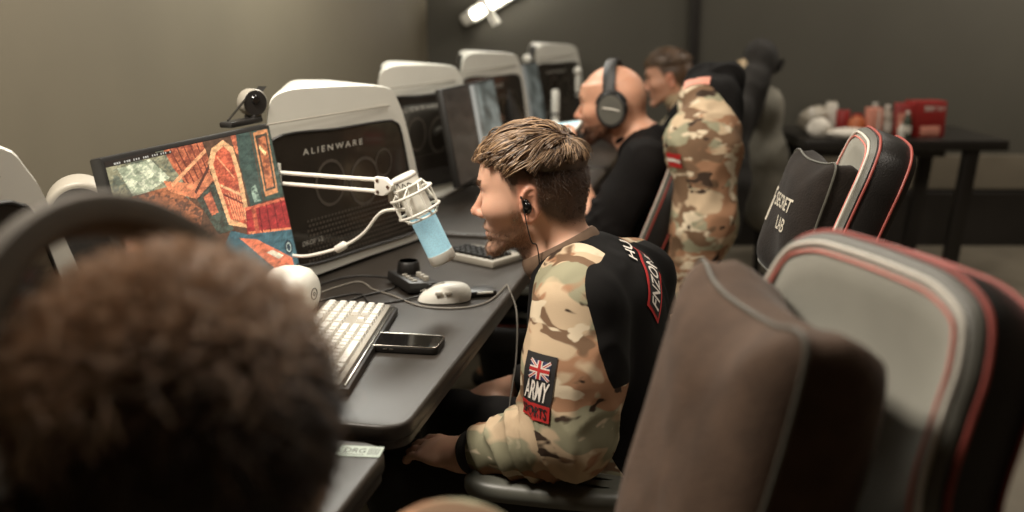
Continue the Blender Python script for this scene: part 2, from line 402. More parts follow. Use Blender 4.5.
def emit_soft(name, col, s):
    m, nt, b = new_mat(name); tc = nt.nodes.new('ShaderNodeTexCoord'); v = nt.nodes.new('ShaderNodeTexVoronoi'); v.inputs['Scale'].default_value = 420
    nt.links.new(tc.outputs['Object'], v.inputs['Vector']); r = nt.nodes.new('ShaderNodeValToRGB'); r.color_ramp.elements[0].color = (*[c * .75 for c in col], 1); r.color_ramp.elements[1].color = (*[min(1, c * 1.15) for c in col], 1); r.color_ramp.elements[1].position = .5
    nt.links.new(v.outputs['Distance'], r.inputs[0]); nt.links.new(r.outputs[0], b.inputs['Base Color']); nt.links.new(r.outputs[0], b.inputs['Emission Color']); b.inputs['Emission Strength'].default_value = s; b.inputs['Roughness'].default_value = .5; return m
M['mic_blue'] = emit_soft('blue lit grille', srgb(150, 192, 204), .42)

# ---------------------------------------------------------------- the room
YB = 5.75
def corner_x(y): return (Vector((OX, OY, 0)) + EX * -1.22).x + (y - (OY + 1.22 * sin(ROW))) * math.tan(ROW)
mb = MB(); mb.box((1.0, 2.2, -.05), (9, 9, .1)); structure('floor', mb, M['floor'])
mb = MB(); mb.box((1.0, 2.2, 2.85), (9, 9, .1)); structure('ceiling', mb, M['ceil'])
mb = MB(); mb.box((2.2, YB + .06, 1.4), (6.6, .12, 2.8)); structure('wall_back', mb, M['wall_dark'])
mb = MB(); c = W(-1.28, 1.0, 1.4); mb.box(c, (.12, 9.2, 2.8), rot=(0, 0, RZ)); structure('wall_left', mb, M['wall_left'])
mb = MB(); mb.box((1.02, YB - .02, 1.4), (.05, .06, 2.8), bev=.008); structure('trim_1', mb, M['skirt'])
mb = MB(); mb.box((2.1, YB - .012, .43), (6.0, .024, .20), bev=.004); structure('lit_strip', mb, M['stripe'])  # lit strip of the wall, put in as a lighter band
mb = MB(); mb.box((2.1, YB - .03, .16), (6.0, .06, .32), bev=.006); structure('baseboard_back', mb, M['skirt'])

# light batten fixed across the back wall
def P3(x, z, off): return Vector((x, YB - off, z))
root = tag(empty('light_batten', P3(.05, 1.47, .05)), 'white light batten fixed slanting high on the dark back wall', 'lamp')
d = Vector((.86, 0, .51)).normalized(); Mx = Matrix.Translation((0, 0, 0)) @ Vector((1, 0, 0)).rotation_difference(d).to_matrix().to_4x4()
mb = MB(); mb.box((.10, .02, 0), (.86, .05, .08), bev=.012, M=Mx); mb.build('housing', M['white'], root)
mb = MB(); mb.tube([Mx @ Vector((-.31, -.03, 0)), Mx @ Vector((.50, -.03, 0))], .022, 14); mb.build('tube', M['lamp'], root)
mb = MB(); mb.box((-.345, -.02, 0), (.07, .075, .07), bev=.02, M=Mx); mb.build('end_cap', M['white'], root)
mb = MB(); mb.box((-.22, -.035, .0), (.035, .05, .12), bev=.008, M=Mx); mb.build('clip', M['white'], root)
mb = MB(); mb.tube([Mx @ Vector((-.22, -.03, -.05)), Mx @ Vector((-.22, -.03, -.11))], [.02, .026], 12); mb.build('clip_screw', M['white'], root)

# ---------------------------------------------------------------- desks
def desk(k, label):
    root = tag(empty('desk', W(-.40, k * PITCH + .62, 0), RZ), label, 'desk', 'desks in the row')
    w, dp = 1.245, .80
    mb = MB(); mb.prism(rrect(-dp / 2, -w / 2, dp / 2, w / 2, .045, 8), .712, .740, bev=.006); mb.build('desktop', [M['desk']], root)
    mb = MB(); mb.prism(rrect(-dp / 2 + .004, -w / 2 + .004, dp / 2 - .004, w / 2 - .004, .042, 8), .700, .7125); mb.build('edge_band', M['desk_edge'], root)
    for y in (-w / 2 + .12, w / 2 - .12):
        mb = MB(); mb.box((-.06, y, .35), (.06, .06, .70), bev=.008); mb.box((-.06, y, .02), (.62, .06, .04), bev=.01); mb.box((-.06, y, .685), (.56, .05, .03), bev=.006); mb.build('leg', M['black_metal'], root)
    mb = MB(); mb.box((-.22, 0, .60), (.03, w - .30, .14), bev=.006); mb.build('crossbar', M['black_metal'], root)
    return root
desk(-1, 'dark desk nearest the camera with a pale sticker on its rounded corner')
desk(0, 'dark desk carrying the white keyboard, phone and white mouse')
desk(1, 'dark desk in front of the bald man, third nearest')
desk(2, 'dark desk farthest along the row')

# sticker on the near desk
root = tag(empty('desk_sticker', W(-.036, -.092, .7405), RZ + R(6)), 'pale green printed sticker on the corner of the nearest desk', 'sticker')
mb = MB(); mb.prism(rrect(-.031, -.017, .031, .017, .002, 2), 0, .0006); mb.build('backing', M['sticker'], root, smooth=False)
mb = MB(); up = lambda u, v: Vector((u, v, .0009))
flat(mb, text_mesh('DRG', .01), -.022, -.006, .008, .009, up)
for i in range(5): mb.add([up(.012 + i * .0034, -.011), up(.0135 + i * .0034, -.011), up(.0135 + i * .0034, .011), up(.012 + i * .0034, .011)], [(0, 1, 2, 3)])
mb.add([up(-.024, -.0125), up(.008, -.0125), up(.008, -.0105), up(-.024, -.0105)], [(0, 1, 2, 3)])
mb.build('print', M['decal_dark'], root, smooth=False)

# ---------------------------------------------------------------- computer tower
PCB = Vector((-0.476, 2.166, .74)); PCA = math.atan2(.881, .472)     # left foot, direction of its long side
def tower(loc, rz, label, name='computer_tower'):
    root = tag(empty(name, loc, rz), label, 'computer', 'computer towers along the row')
    # local: x along the side panel, -y out of the panel, z up
    prof = [(-.03, 0), (.25, 0), (.50, 0), (.526, .02), (.500, .14), (.454, .276), (.413, .365), (.35, .412), (.10, .428), (-.03, .425), (-.075, .39), (-.085, .28), (-.075, .12), (-.06, .015)]
    out = [(p.x, p.y) for p in spline(prof, 5, True)]
    T = Matrix.Rotation(R(90), 4, 'X')
    cen = (.21, .21); lay = []
    for y, sc in ((.006, .965), (.0, .985), (.006, .998), (.02, 1.0), (.16, 1.0), (.185, .985), (.20, .95)):
        lay.append([Vector((cen[0] + (x - cen[0]) * sc + max(0., (.45 - x)) * .55 * y / .2, y, cen[1] + (z - cen[1]) * sc)) for x, z in out])
    lay = [[v + Vector((0, 0, .0075)) for v in r] for r in lay]
    mb = MB(); n = len(out); vs = [v for r in lay[1:] for v in r]; K = len(lay) - 1
    endf = [k for k in range(n) if out[k][0] < -.045]
    mb.add(vs, [(i * n + k, i * n + (k + 1) % n, (i + 1) * n + (k + 1) % n, (i + 1) * n + k) for i in range(K - 1) for k in range(n)] + [tuple(range(n)), tuple((K - 1) * n + k for k in range(n))])
    mb.build('shell', M['shell'], root, angle=50)
    eg = MB(); L3 = lay[3]; L4 = lay[4]
    eo = [k for k in range(n) if out[k][0] < -.055]
    for q in range(len(eo) - 1):
        k, k2 = eo[q], eo[q + 1]; o_ = Vector((-.0015, -.0008, 0))
        eg.add([L3[k] + (L4[k] - L3[k]) * .12 + o_, L3[k2] + (L4[k2] - L3[k2]) * .12 + o_, L3[k2] + (L4[k2] - L3[k2]) * .98 + o_, L3[k] + (L4[k] - L3[k]) * .98 + o_], [(0, 1, 2, 3)])
    eg.build('end_grille', M['mesh'], root)
    win = [(p.x, p.y) for p in spline([(-.06, .335), (.15, .335), (.34, .335), (.385, .327), (.410, .300), (.452, .150), (.472, .055), (.455, .032), (.25, .034), (.03, .040), (-.03, .075), (-.075, .25)], 5, True)]
    g = MB(); g.prism(win, -.004, .0025, M=T); gl = g.build('side_window', M['glass_dark'], root, angle=30)
    fr = MB(); fr.tube([Vector((x, -.002, z)) for x, z in win], .0035, 6, closed=True); fr.build('window_rim', M['black'], root)
    put = lambda u, v: Vector((u, -.0035, v))
    t = MB(); flat(t, text_mesh('ALIENWARE', .012, space=1.5), .028, .289, .246, .303, put); t.build('lettering', M['decal'], gl, smooth=False)
    t = MB(); flat(t, text_mesh('DROP VE', .01), .012, .086, .085, .097, put); t.build('small_lettering', M['decal'], gl, smooth=False)
    # grille and the fittings seen through the window
    gr = MB()
    for i in range(34):
        for j in range(9):
            x, z = .03 + i * .0125 + (j % 2) * .006, .045 + j * .0115
            if z < .145 - .0 * x and x < .455 - .2 * z: gr.add([put(x, z), put(x + .0075, z), put(x + .0075, z + .006), put(x, z + .006)], [(0, 1, 2, 3)])
    gr.build('perforation', M['decal_dim'], gl, smooth=False)
    ft = MB()
    for cx, cz, r in ((.12, .215, .055), (.25, .20, .06), (.33, .235, .035)):
        ft.add([put(cx + r * cos(a) * (1 if k % 2 else .985), cz + r * sin(a) * (1 if k % 2 else .985)) for k, a in enumerate(np.linspace(0, tau, 40, False))] + [put(cx + r * .86 * cos(a), cz + r * .86 * sin(a)) for a in np.linspace(0, tau, 40, False)], [(k, (k + 1) % 40, 40 + (k + 1) % 40, 40 + k) for k in range(40)])
    ft.build('fan_ring', M['decal_dim'], gl, smooth=False)
    sl = MB(); sl.tube([(-.10, -.02, .37), (.36, -.004, .372)], .002, 6); sl.build('seam', M['greyshell'], root)
    return root
tower(PCB, PCA, 'white rounded computer tower behind the white boom arm, lettering on its dark window')
tower(PCB + EY * .92 - EX * .08, PCA, 'second computer tower along the row, its left end hidden by the first white tower')
tower(PCB + EY * 1.86 - EX * .07, PCA, 'third computer tower whose white arched end shows above the second monitor')
tower(PCB + EY * 2.95 + EX * .02, PCA, 'farthest computer tower, left of the bald man\'s face')
tower(PCB - EY * 1.15 - EX * .185, PCA, 'white computer tower cut off beside the seated headset wearer in front')

# ---------------------------------------------------------------- monitors
SW, SH = .512, .292
def paint_game():
    n, m = 320, 182
    u, v = np.meshgrid((np.arange(n) + .5) / n, (np.arange(m) + .5) / m)      # v runs downwards
    C = np.zeros((m, n, 3)); C[:] = srgb(92, 60, 44)
    P = np.stack([u.ravel(), v.ravel(), 0 * u.ravel()], 1)
    nz = noise3(P, 80, 3).reshape(u.shape); nf = noise3(P, 230, 5).reshape(u.shape)
    def inside(poly):
        r = np.zeros(u.shape, bool); k = len(poly)
        for i in range(k):
            (x0, y0), (x1, y1) = poly[i], poly[(i + 1) % k]
            c = (y0 > v) != (y1 > v); r ^= c & (u < (x1 - x0) * (v - y0) / (y1 - y0 + 1e-12) + x0)
        return r
    def fill(poly, col, tex=0.0, col2=None):
        k = inside(poly); c = np.array(srgb(*col)); c2 = np.array(srgb(*(col2 or col)))
        t = ss(nz + .7 * nf, -.25, .45)[..., None] * tex
        C[k] = (c * (1 - t) + c2 * t)[k]
    def line(x0, y0, x1, y1, w, col):
        L = math.hypot(x1 - x0, (y1 - y0) * .57); dx, dy = (y1 - y0) * .57 / L * w, -(x1 - x0) / L * w / .57
        fill([(x0 - dx, y0 - dy), (x1 - dx, y1 - dy), (x1 + dx, y1 + dy), (x0 + dx, y0 + dy)], col)
    fill([(0, 0), (.34, 0), (.40, .5), (0, .7)], (150, 138, 112), 1, (96, 96, 84))                 # courtyard
    fill([(.05, .05), (.22, .04), (.30, .17), (.10, .25)], (214, 206, 182), 1, (150, 150, 128))
    fill([(.0, .22), (.30, .22), (.44, .42), (.36, .62), (0, .8)], (172, 96, 60), 1, (96, 58, 44))
    fill([(.30, .0), (.53, .0), (.55, .14), (.52, .26), (.42, .32), (.33, .12)], (206, 104, 66), 1, (148, 66, 44))
    for i in range(5): line(.335 + i * .04, .0, .40 + i * .032, .26, .0035, (120, 52, 38))
    fill([(.26, .18), (.42, .24), (.53, .20), (.55, .26), (.42, .34), (.28, .25)], (226, 128, 84), .6, (170, 80, 54))
    line(.30, .22, .54, .06, .007, (240, 158, 110)); line(.42, .30, .54, .16, .006, (90, 48, 38))
    fill([(.42, .34), (.54, .26), (.60, .60), (.50, .60)], (78, 84, 74), 1, (60, 50, 42))
    fill([(.46, .34), (.51, .32), (.53, .46), (.485, .47)], (204, 104, 68), .8, (140, 62, 44))
    fill([(.535, .14), (.58, .055), (.66, .02), (.715, .08), (.73, .26), (.72, .64), (.575, .56), (.55, .30)], (232, 168, 118), .3, (206, 132, 88))   # arch
    fill([(.565, .16), (.60, .09), (.655, .06), (.69, .11), (.70, .27), (.69, .60), (.595, .53), (.575, .30)], (214, 92, 58), 1, (164, 60, 40))
    for i in range(6): line(.60 + i * .017, .36, .62 + i * .013, .56, .003, (240, 150, 104))
    line(.58, .30, .70, .40, .005, (244, 176, 126)); line(.585, .36, .70, .46, .004, (120, 46, 36)); line(.60, .12, .68, .28, .003, (240, 150, 104))
    fill([(.715, .0), (.78, .0), (.77, .18), (.725, .12)], (218, 112, 72), .9, (150, 66, 46))
    fill([(.755, .0), (.855, .0), (.84, .49), (.745, .50), (.735, .2)], (66, 82, 76), .6, (46, 60, 58))
    fill([(.77, .38), (.81, .36), (.825, .48), (.775, .48)], (150, 164, 150), 1, (66, 82, 76))
    fill([(.862, .0), (1.0, .0), (1.0, .50), (.845, .49)], (66, 80, 72), .5, (48, 58, 54))
    fill([(.875, .015), (.985, .01), (.962, .46), (.862, .46)], (214, 132, 82), 0); fill([(.886, .04), (.975, .035), (.953, .43), (.873, .43)], (74, 60, 48), 0)
    fill([(.90, .06), (.96, .055), (.94, .41), (.885, .41)], (208, 112, 66), 1, (130, 66, 44))
    line(.90, .12, .935, .18, .008, (248, 214, 150))
    fill([(.705, .49), (1.0, .51), (1.0, .74), (.68, .665)], (176, 40, 40), .5, (122, 26, 30)); line(.69, .66, 1.0, .742, .006, (226, 120, 76)); line(.70, .50, 1.0, .52, .006, (214, 96, 66))
    for i in range(4): line(.80 + i * .055, .515, .785 + i * .06, .70, .004, (116, 24, 28))
    fill([(.745, .50), (.775, .50), (.765, .70), (.735, .69)], (206, 92, 60), .6, (130, 40, 36))
    fill([(.58, .60), (.68, .665), (1.0, .745), (1.0, 1.0), (.50, 1.0), (.5, .7)], (66, 98, 110), .6, (52, 78, 90))
    fill([(.62, .665), (.736, .72), (.96, .94), (.96, 1.0), (.84, 1.0)], (222, 110, 74), .4, (196, 88, 60)); fill([(.78, .83), (.83, .83), (.90, .90), (.86, .91)], (240, 214, 190), .3, (90, 84, 84))
    q = (u - .95) ** 2 + ((v - .86) * .57) ** 2; C[q < .030 ** 2] = srgb(40, 52, 64); C[(q < .020 ** 2) & (q > .014 ** 2)] = srgb(170, 176, 172)
    fine = noise3(P, 420, 15, 2).reshape(u.shape); big = noise3(P, 150, 25, 2).reshape(u.shape)
    C *= (1.06 + .26 * nf + .34 * ss(big, .15, .5) - .30 * ss(-big, .2, .55) + .22 * fine)[..., None]
    g_ = (C @ np.array((.3, .6, .1)))[..., None]; C = (C * .90 + g_ * .10) * np.array((1.22, 1.30, 1.12)) + .012
    fill([(.0, .0), (1.0, .0), (1.0, .008), (.0, .008)], (26, 23, 21)); fill([(0, 0), (.20, 0), (.34, .02), (.34, .035), (0, .035)], (52, 44, 38))
    for i in range(26):
        if i % 4: line(.03 + i * .012, .02, .037 + i * .012, .02, .0028, (200, 196, 184))
    return n, m, C
def paint_pale():
    n, m = 72, 42
    u, v = np.meshgrid((np.arange(n) + .5) / n, (np.arange(m) + .5) / m); P = np.stack([u.ravel(), v.ravel(), 0 * u.ravel()], 1)
    t = noise3(P, 14, 9).reshape(u.shape); t2 = noise3(P, 30, 4).reshape(u.shape)
    C = np.array(srgb(176, 184, 176)) * ss(t, -.5, .5)[..., None] + np.array(srgb(92, 98, 92)) * (1 - ss(t, -.5, .5))[..., None]
    k = ss(u, .46, .52)[..., None]; D = np.array(srgb(70, 62, 54)) * (1 + .5 * t2[..., None]); C = C * k + D * (1 - k)
    C[np.abs(u - .52) < .035] = srgb(214, 212, 202); C[np.abs(u - .60) < .012] = srgb(120, 118, 110); return n, m, C
def monitor(loc, rz, tilt, paint, label, strength=1.0, name='monitor'):
    root = tag(empty(name, loc, rz), label, 'monitor', 'monitors along the row')
    # local: the screen faces +x, y runs along it (away from the camera), z up; the origin is on the desk under the screen
    T = Matrix.Translation((0, 0, .360)) @ Matrix.Rotation(-tilt, 4, 'Y') @ Matrix.Translation((0, 0, -SH))
    zc = .345
    mb = MB(); mb.box((-.014, 0, SH / 2), (.024, SW + .012, SH + .016), bev=.004, M=T); hs = mb.build('housing', M['black'], root)
    mb = MB(); mb.box((-.045, 0, SH / 2), (.05, SW * .55, SH * .6), bev=.02, M=T); mb.build('rear_bulge', M['white'], root)
    n, m, C = paint; vs, fs = gridshape(n, m)
    V = np.array([T @ Vector((-.0015, x * SW, (.5 - y) * SH)) for x, y in vs])
    me = np_mesh('screen', V, np.array(fs)[:, ::-1])
    a = me.color_attributes.new('col', 'FLOAT_COLOR', 'CORNER'); c = np.ones((n * m, 4, 4), np.float32); c[:, :, :3] = C.reshape(-1, 1, 3); a.data.foreach_set('color', c.ravel())
    mt = attr_mat('lit screen', rough=.3, emit=strength); nt = mt.node_tree; nt.links.remove(nt.nodes['Principled BSDF'].inputs['Base Color'].links[0]); nt.nodes['Principled BSDF'].inputs['Base Color'].default_value = (.01, .01, .01, 1)
    link('screen', me, mt, root, smooth=False)
    mb = MB(); mb.tube([T @ Vector((-.05, 0, SH * .45)), Vector((-.12, 0, .24)), Vector((-.13, 0, .01))], .017, 14); mb.build('neck', M['white'], root)
    mb = MB(); mb.prism(rrect(-.20, -.11, -.06, .11, .03), 0, .012, bev=.004); mb.build('stand_base', M['white'], root)
    return root
MA = RZ + R(4.6) - 0.0
GAME = paint_game(); PALE = paint_pale()
mloc = W(-.503, .3575, .745); MROT = math.atan2(.958, .285) - pi / 2; MROT = -math.atan2(.285, .958)
monitor(mloc, MROT, R(10.5), GAME, 'monitor showing an orange and red game scene beside the white boom arm', .95)
monitor(mloc + EY * 1.55 + EX * .12 - Vector((0, 0, .005)), MROT, R(10.5), PALE, 'second monitor, half lit pale, behind the young man\'s fringe', .55)
monitor(mloc + EY * 2.75 + EX * .05 - Vector((0, 0, .005)), MROT, R(10.5), PALE, 'farthest monitor, standing left of the bald man\'s face', .30)

# webcam on the game monitor
wc = tag(empty('webcam', mloc + EY * .262 + EX * -.018 + Vector((0, 0, .367)), MROT), 'round black webcam on a bracket on top of the game monitor', 'webcam')
T = Matrix.Translation((.0, .0, .042)) @ Matrix.Rotation(R(-32), 4, 'Z') @ Matrix.Rotation(R(90), 4, 'Y')
mb = MB(); mb.lathe([(.0, -.016), (.026, -.016), (.028, -.012), (.028, .012), (.026, .015)], 40, M=T); mb.build('barrel', M['greyshell'], wc)
mb = MB(); mb.lathe([(0, .0165), (.0255, .0155), (.027, .013)], 40, M=T); fc = mb.build('front_face', M['black'], wc)
mb = MB(); mb.lathe([(0, .0195), (.008, .0192), (.010, .017)], 24, M=T @ Matrix.Translation((-.006, 0, 0))); mb.build('lens', M['black_gloss'], fc)
mb = MB(); mb.box((0, -.045, .006), (.03, .12, .012), bev=.004); mb.box((0, .0, .012), (.026, .03, .012), bev=.003); mb.build('bracket', M['black'], wc)
mb = MB(); mb.tube([(0, -.095, .014), (0, -.022, .052)], .0025, 8); mb.build('stay', M['chrome'], wc)
mb = MB(); mb.add([(-.01, .022, .058), (.01, .022, .058), (.01, .045, .072), (-.01, .045, .072), (0, .036, .055)], [(0, 1, 2, 3), (0, 4, 1), (1, 4, 2), (2, 4, 3), (3, 4, 0)]); mb.build('fin', M['black'], wc, smooth=False)

# rounded speakers standing behind the monitors
def speaker(loc, rz, h, r, dp, m, label):
    sp = tag(empty('speaker', loc, rz), label, 'speaker')
    for nm, mt, rr, y0, y1, rot in (('cabinet', m, r, -dp, dp, 90), ('grille', M['mesh'], r * .82, dp, dp + .004, 90), ('rear_grille', M['mesh'], r * .82, dp, dp + .004, -90)):
        z0 = 0 if nm == 'cabinet' else .02
        mb = MB(); mb.prism([(-rr, z0), (rr, z0)] + arc2(0, h - r, rr, 0, pi, 20), y0, y1, M=Matrix.Rotation(R(rot), 4, 'Z') @ Matrix.Rotation(R(90), 4, 'X'), bev=.008 if nm == 'cabinet' else 0); mb.build(nm, mt, sp)
    return sp
speaker(W(-.625, .17, .7405), RZ - R(55), .325, .056, .05, M['greyshell'], 'grey rounded speaker with dark grille left of the game monitor')
# ---------------------------------------------------------------- keyboard
KY = math.atan2(.064, .438)
kb = tag(empty('keyboard', W(-.236, .310, .7402), RZ + KY), 'white keyboard with a dark base lying beside the phone', 'keyboard')
# local: +x towards the player, y along the long side (far end = number pad)
mb = MB(); mb.box((.004, 0, .009), (.150, .452, .018), rot=(0, R(3), 0), bev=.004); mb.build('base', M['black'], kb)
mb = MB(); mb.box((-.001, 0, .0185), (.132, .444, .010), rot=(0, R(3), 0), bev=.003); mb.build('top_plate', M['greyshell'], kb)
mb = MB(); mb.box((.0705, 0, .0125), (.007, .440, .010), bev=.002); mb.build('front_strip', M['chrome'], kb)
def keymesh(w):
    a, b = (.0185 * w - .0022) / 2, .0163 / 2; t = .72 if w < 1.6 else 1 - .0045 / a / 1.0 * .5
    ta, tb = a - .0022, b - .0022
    b_ = bmesh.new(); lo = [b_.verts.new((y, x, 0)) for x, y in ((-a, -b), (a, -b), (a, b), (-a, b))]; hi = [b_.verts.new((y, x, .0075)) for x, y in ((-ta, -tb), (ta, -tb), (ta, tb), (-ta, tb))]
    b_.faces.new(hi)
    for i in range(4): b_.faces.new((lo[i], lo[(i + 1) % 4], hi[(i + 1) % 4], hi[i]))
    bmesh.ops.recalc_face_normals(b_, faces=b_.faces)
    bmesh.ops.bevel(b_, geom=[e for e in b_.edges if min(v.co.z for v in e.verts) > .001 or abs(e.verts[0].co.z - e.verts[1].co.z) > .001], offset=.0012, segments=2, profile=.5, affect='EDGES')
    me = bpy.data.meshes.new('key'); b_.to_mesh(me); b_.free(); me.materials.append(M['white_key']); return me
KM = {}
rows = [[1.25, 1.25, 1.25, 6.25, 1.25, 1.25, 1.25, 1.25, -.25, 1, 1, 1, -.25, 2, 1, 1], [2.25] + [1] * 10 + [2.75, -1.25, 1, -1.25, 1, 1, 1, 1], [1.75] + [1] * 11 + [2.25, -3.5, 1, 1, 1, 1], [1.5] + [1] * 12 + [1.5, -.25, 1, 1, 1, -.25, 1, 1, 1, 1], [1] * 13 + [2, -.25, 1, 1, 1, -.25, 1, 1, 1, 1], [1, -1, 1, 1, 1, 1, -.5, 1, 1, 1, 1, -.5, 1, 1, 1, 1, -.25, 1, 1, 1, -.25, 1, 1, 1, 1]]
tilt = R(3); nk = 0
for r, row in enumerate(rows):
    x = .0475 - r * .0190 - (.003 if r == 5 else 0); y = -.2115
    for wd in row:
        if wd > 0:
            key = round(wd, 2)
            if key not in KM: KM[key] = keymesh(wd)
            o = bpy.data.objects.new('key', KM[key]); COL.objects.link(o); o.parent = kb; yy = y + .0188 * wd / 2
            o.location = (x, yy, .0225 - x * math.tan(tilt)); o.rotation_euler = (0, tilt, 0); nk += 1
        y += .0188 * abs(wd)
# a second dark keyboard at the far end of the same desk
kb2 = tag(empty('keyboard', W(-.135, 1.02, .7402), RZ + R(62)), 'small dark keypad with angled keys beyond the young man\'s chin', 'keypad')
mb = MB(); mb.box((0, 0, .009), (.10, .17, .018), bev=.004); mb.build('base', M['greyshell'], kb2)
km = bpy.data.meshes.new('key'); b_ = bmesh.new(); bmesh.ops.create_cube(b_, size=1)
for v_ in b_.verts: v_.co = Vector((v_.co.x * (.0155 if v_.co.z < 0 else .0125), v_.co.y * (.0155 if v_.co.z < 0 else .0125), v_.co.z * .007))
b_.to_mesh(km); b_.free(); km.materials.append(M['black_metal'])
for i in range(4):
    for j in range(8):
        o = bpy.data.objects.new('key', km); COL.objects.link(o); o.parent = kb2; o.location = (-.032 + i * .019, -.066 + j * .019, .0215)
mb = MB(); mb.box((.054, 0, .010), (.03, .17, .014), rot=(0, R(8), 0), bev=.004); mb.build('wrist_rest', M['greyshell'], kb2)

# ---------------------------------------------------------------- phone
ph = tag(empty('phone', W(-.120, .348, .7405), RZ + R(3)), 'black phone with silver rim lying face up beside the white keyboard', 'phone')
mb = MB(); mb.prism(rrect(-.076, -.037, .076, .037, .012), 0, .013, bev=.003); mb.build('case', M['black'], ph)
mb = MB(); rim = rrect(-.0745, -.0355, .0745, .0355, .011); mb.tube([(x, y, .0132) for x, y in rim], .0013, 8, closed=True); mb.build('rim', M['chrome'], ph)
mb = MB(); mb.prism(rrect(-.0735, -.0345, .0735, .0345, .010), .0125, .0136); mb.build('screen', M['phone_glass'], ph)
mb = MB(); [mb.box((-.02 + i * .012, -.0375, .0075), (.008, .0014, .003), bev=.0006) for i in range(2)]; mb.build('side_button', M['chrome'], ph)

# ---------------------------------------------------------------- mouse, puck, small box
def mouse_mesh(mb, L_, Wd, H, z0=0.0):
    n, m = 20, 28; vs = []; fs = []
    for i in range(n + 1):
        p = (i / n) * pi / 2
        for k in range(m):
            t = tau * k / m; ex = .8
            cx, cy = cos(t), sin(t); x = L_ / 2 * (abs(cx) ** ex) * (1 if cx > 0 else -1); y = Wd / 2 * (abs(cy) ** ex) * (1 if cy > 0 else -1) * (1 - .10 * cos(t * 2) * (1 if 1 else 0))
            s_ = cos(p) ** .55; h = sin(p) ** .9
            vs.append((x * s_ + .010 * h * (L_ / .12), y * s_, z0 + H * h * (1 - .28 * (max(0, -x * s_) / (L_ / 2)) ** 1.5)))
    fs = [(i * m + k, i * m + (k + 1) % m, (i + 1) * m + (k + 1) % m, (i + 1) * m + k) for i in range(n) for k in range(m)]; fs.append(tuple(reversed(range(m))))
    return mb.add(vs, fs)
mo = tag(empty('mouse', W(-.125, .655, .7405), RZ + R(18)), 'white mouse on the desk between the phone and the dark keypad', 'mouse')
mb = MB(); mouse_mesh(mb, .112, .060, .037, .002); bd = mb.build('body', M['white'], mo)
mb = MB(); mb.tube([(-.050, 0, .0215), (-.02, 0, .0345), (.002, 0, .0402)], .0011, 6); mb.build('button_seam', M['greyshell'], mo)
mb = MB(); mb.lathe([(0, -.0035), (.008, -.0035), (.009, 0), (.008, .0035), (0, .0035)], 20, M=Matrix.Translation((-.030, 0, .0285)) @ Matrix.Rotation(R(90), 4, 'X')); mb.build('wheel', M['black'], mo)
for i in range(2):
    mb = MB(); mb.box((-.012 + i * .02, -.0325, .024), (.016, .004, .007), rot=(R(-20), 0, 0), bev=.0018); mb.build('thumb_button', M['greyshell'], mo)
bs = tag(empty('mouse_receiver', W(-.060, .715, .7405), RZ + R(28)), 'small black stand with a white edge just behind the white mouse', 'receiver')
mb = MB(); mb.box((0, 0, .007), (.062, .046, .013), bev=.003); mb.build('body', M['black'], bs)
mb = MB(); mb.box((0.004, -.022, .010), (.036, .006, .005), bev=.0015); mb.build('edge_light', M['white'], bs)
pk = tag(empty('audio_mixer', W(-.222, .745, .7405), RZ + R(40)), 'small black audio controller with a round dial beneath the microphone', 'controller')
mb = MB(); mb.box((0, 0, .013), (.075, .13, .024), rot=(0, R(6), 0), bev=.005); mb.build('body', M['black'], pk)
mb = MB(); mb.lathe([(0, .030), (.021, .030), (.024, .027), (.026, .010), (.026, 0)], 36, M=Matrix.Translation((.004, .035, .022))); dl = mb.build('dial', M['black_metal'], pk)
mb = MB(); mb.lathe([(.0175, .0303), (.0205, .0303)], 36, M=Matrix.Translation((.004, .035, .022))); mb.build('dial_ring', M['chrome'], dl)
for j in range(3):
    mb = MB(); mb.lathe([(0, .009), (.006, .009), (.007, 0)], 16, M=Matrix.Translation((.012, -.045 + j * .020, .024))); mb.build('knob', M['greyshell'], pk)
for j in range(4):
    mb = MB(); mb.box((-.018, -.050 + j * .018, .0285), (.011, .008, .004), bev=.001); mb.build('button', M['greyshell'], pk)

# white round speaker on the desk beside the keyboard
dr = tag(empty('desk_speaker', W(-.385, .470, .7405), RZ - R(6)), 'round white speaker with a ring mark behind the far end of the keyboard', 'speaker')
T = Matrix.Translation((0, 0, .055)) @ Matrix.Rotation(R(90), 4, 'Y') @ Matrix.Scale(.9, 4)
mb = MB(); mb.lathe([(0, -.05), (.040, -.05), (.050, -.044), (.058, -.02), (.060, .01), (.056, .032), (.044, .046), (.022, .053), (0, .054)], 44, M=T); mb.build('body', M['white'], dr)
mb = MB(); mb.tube([T @ Vector((.0125 * cos(a), .0125 * sin(a), .0540)) for a in np.linspace(0, tau, 28, False)], .0010, 6, closed=True); mb.tube([T @ Vector((.004 * cos(a), .004 * sin(a), .0545)) for a in np.linspace(0, tau, 16, False)], .0008, 6, closed=True); mb.build('ring_mark', M['black'], dr)
mb = MB(); mb.box((-.01, 0, .006), (.06, .05, .012), bev=.004); mb.build('foot', M['white'], dr)

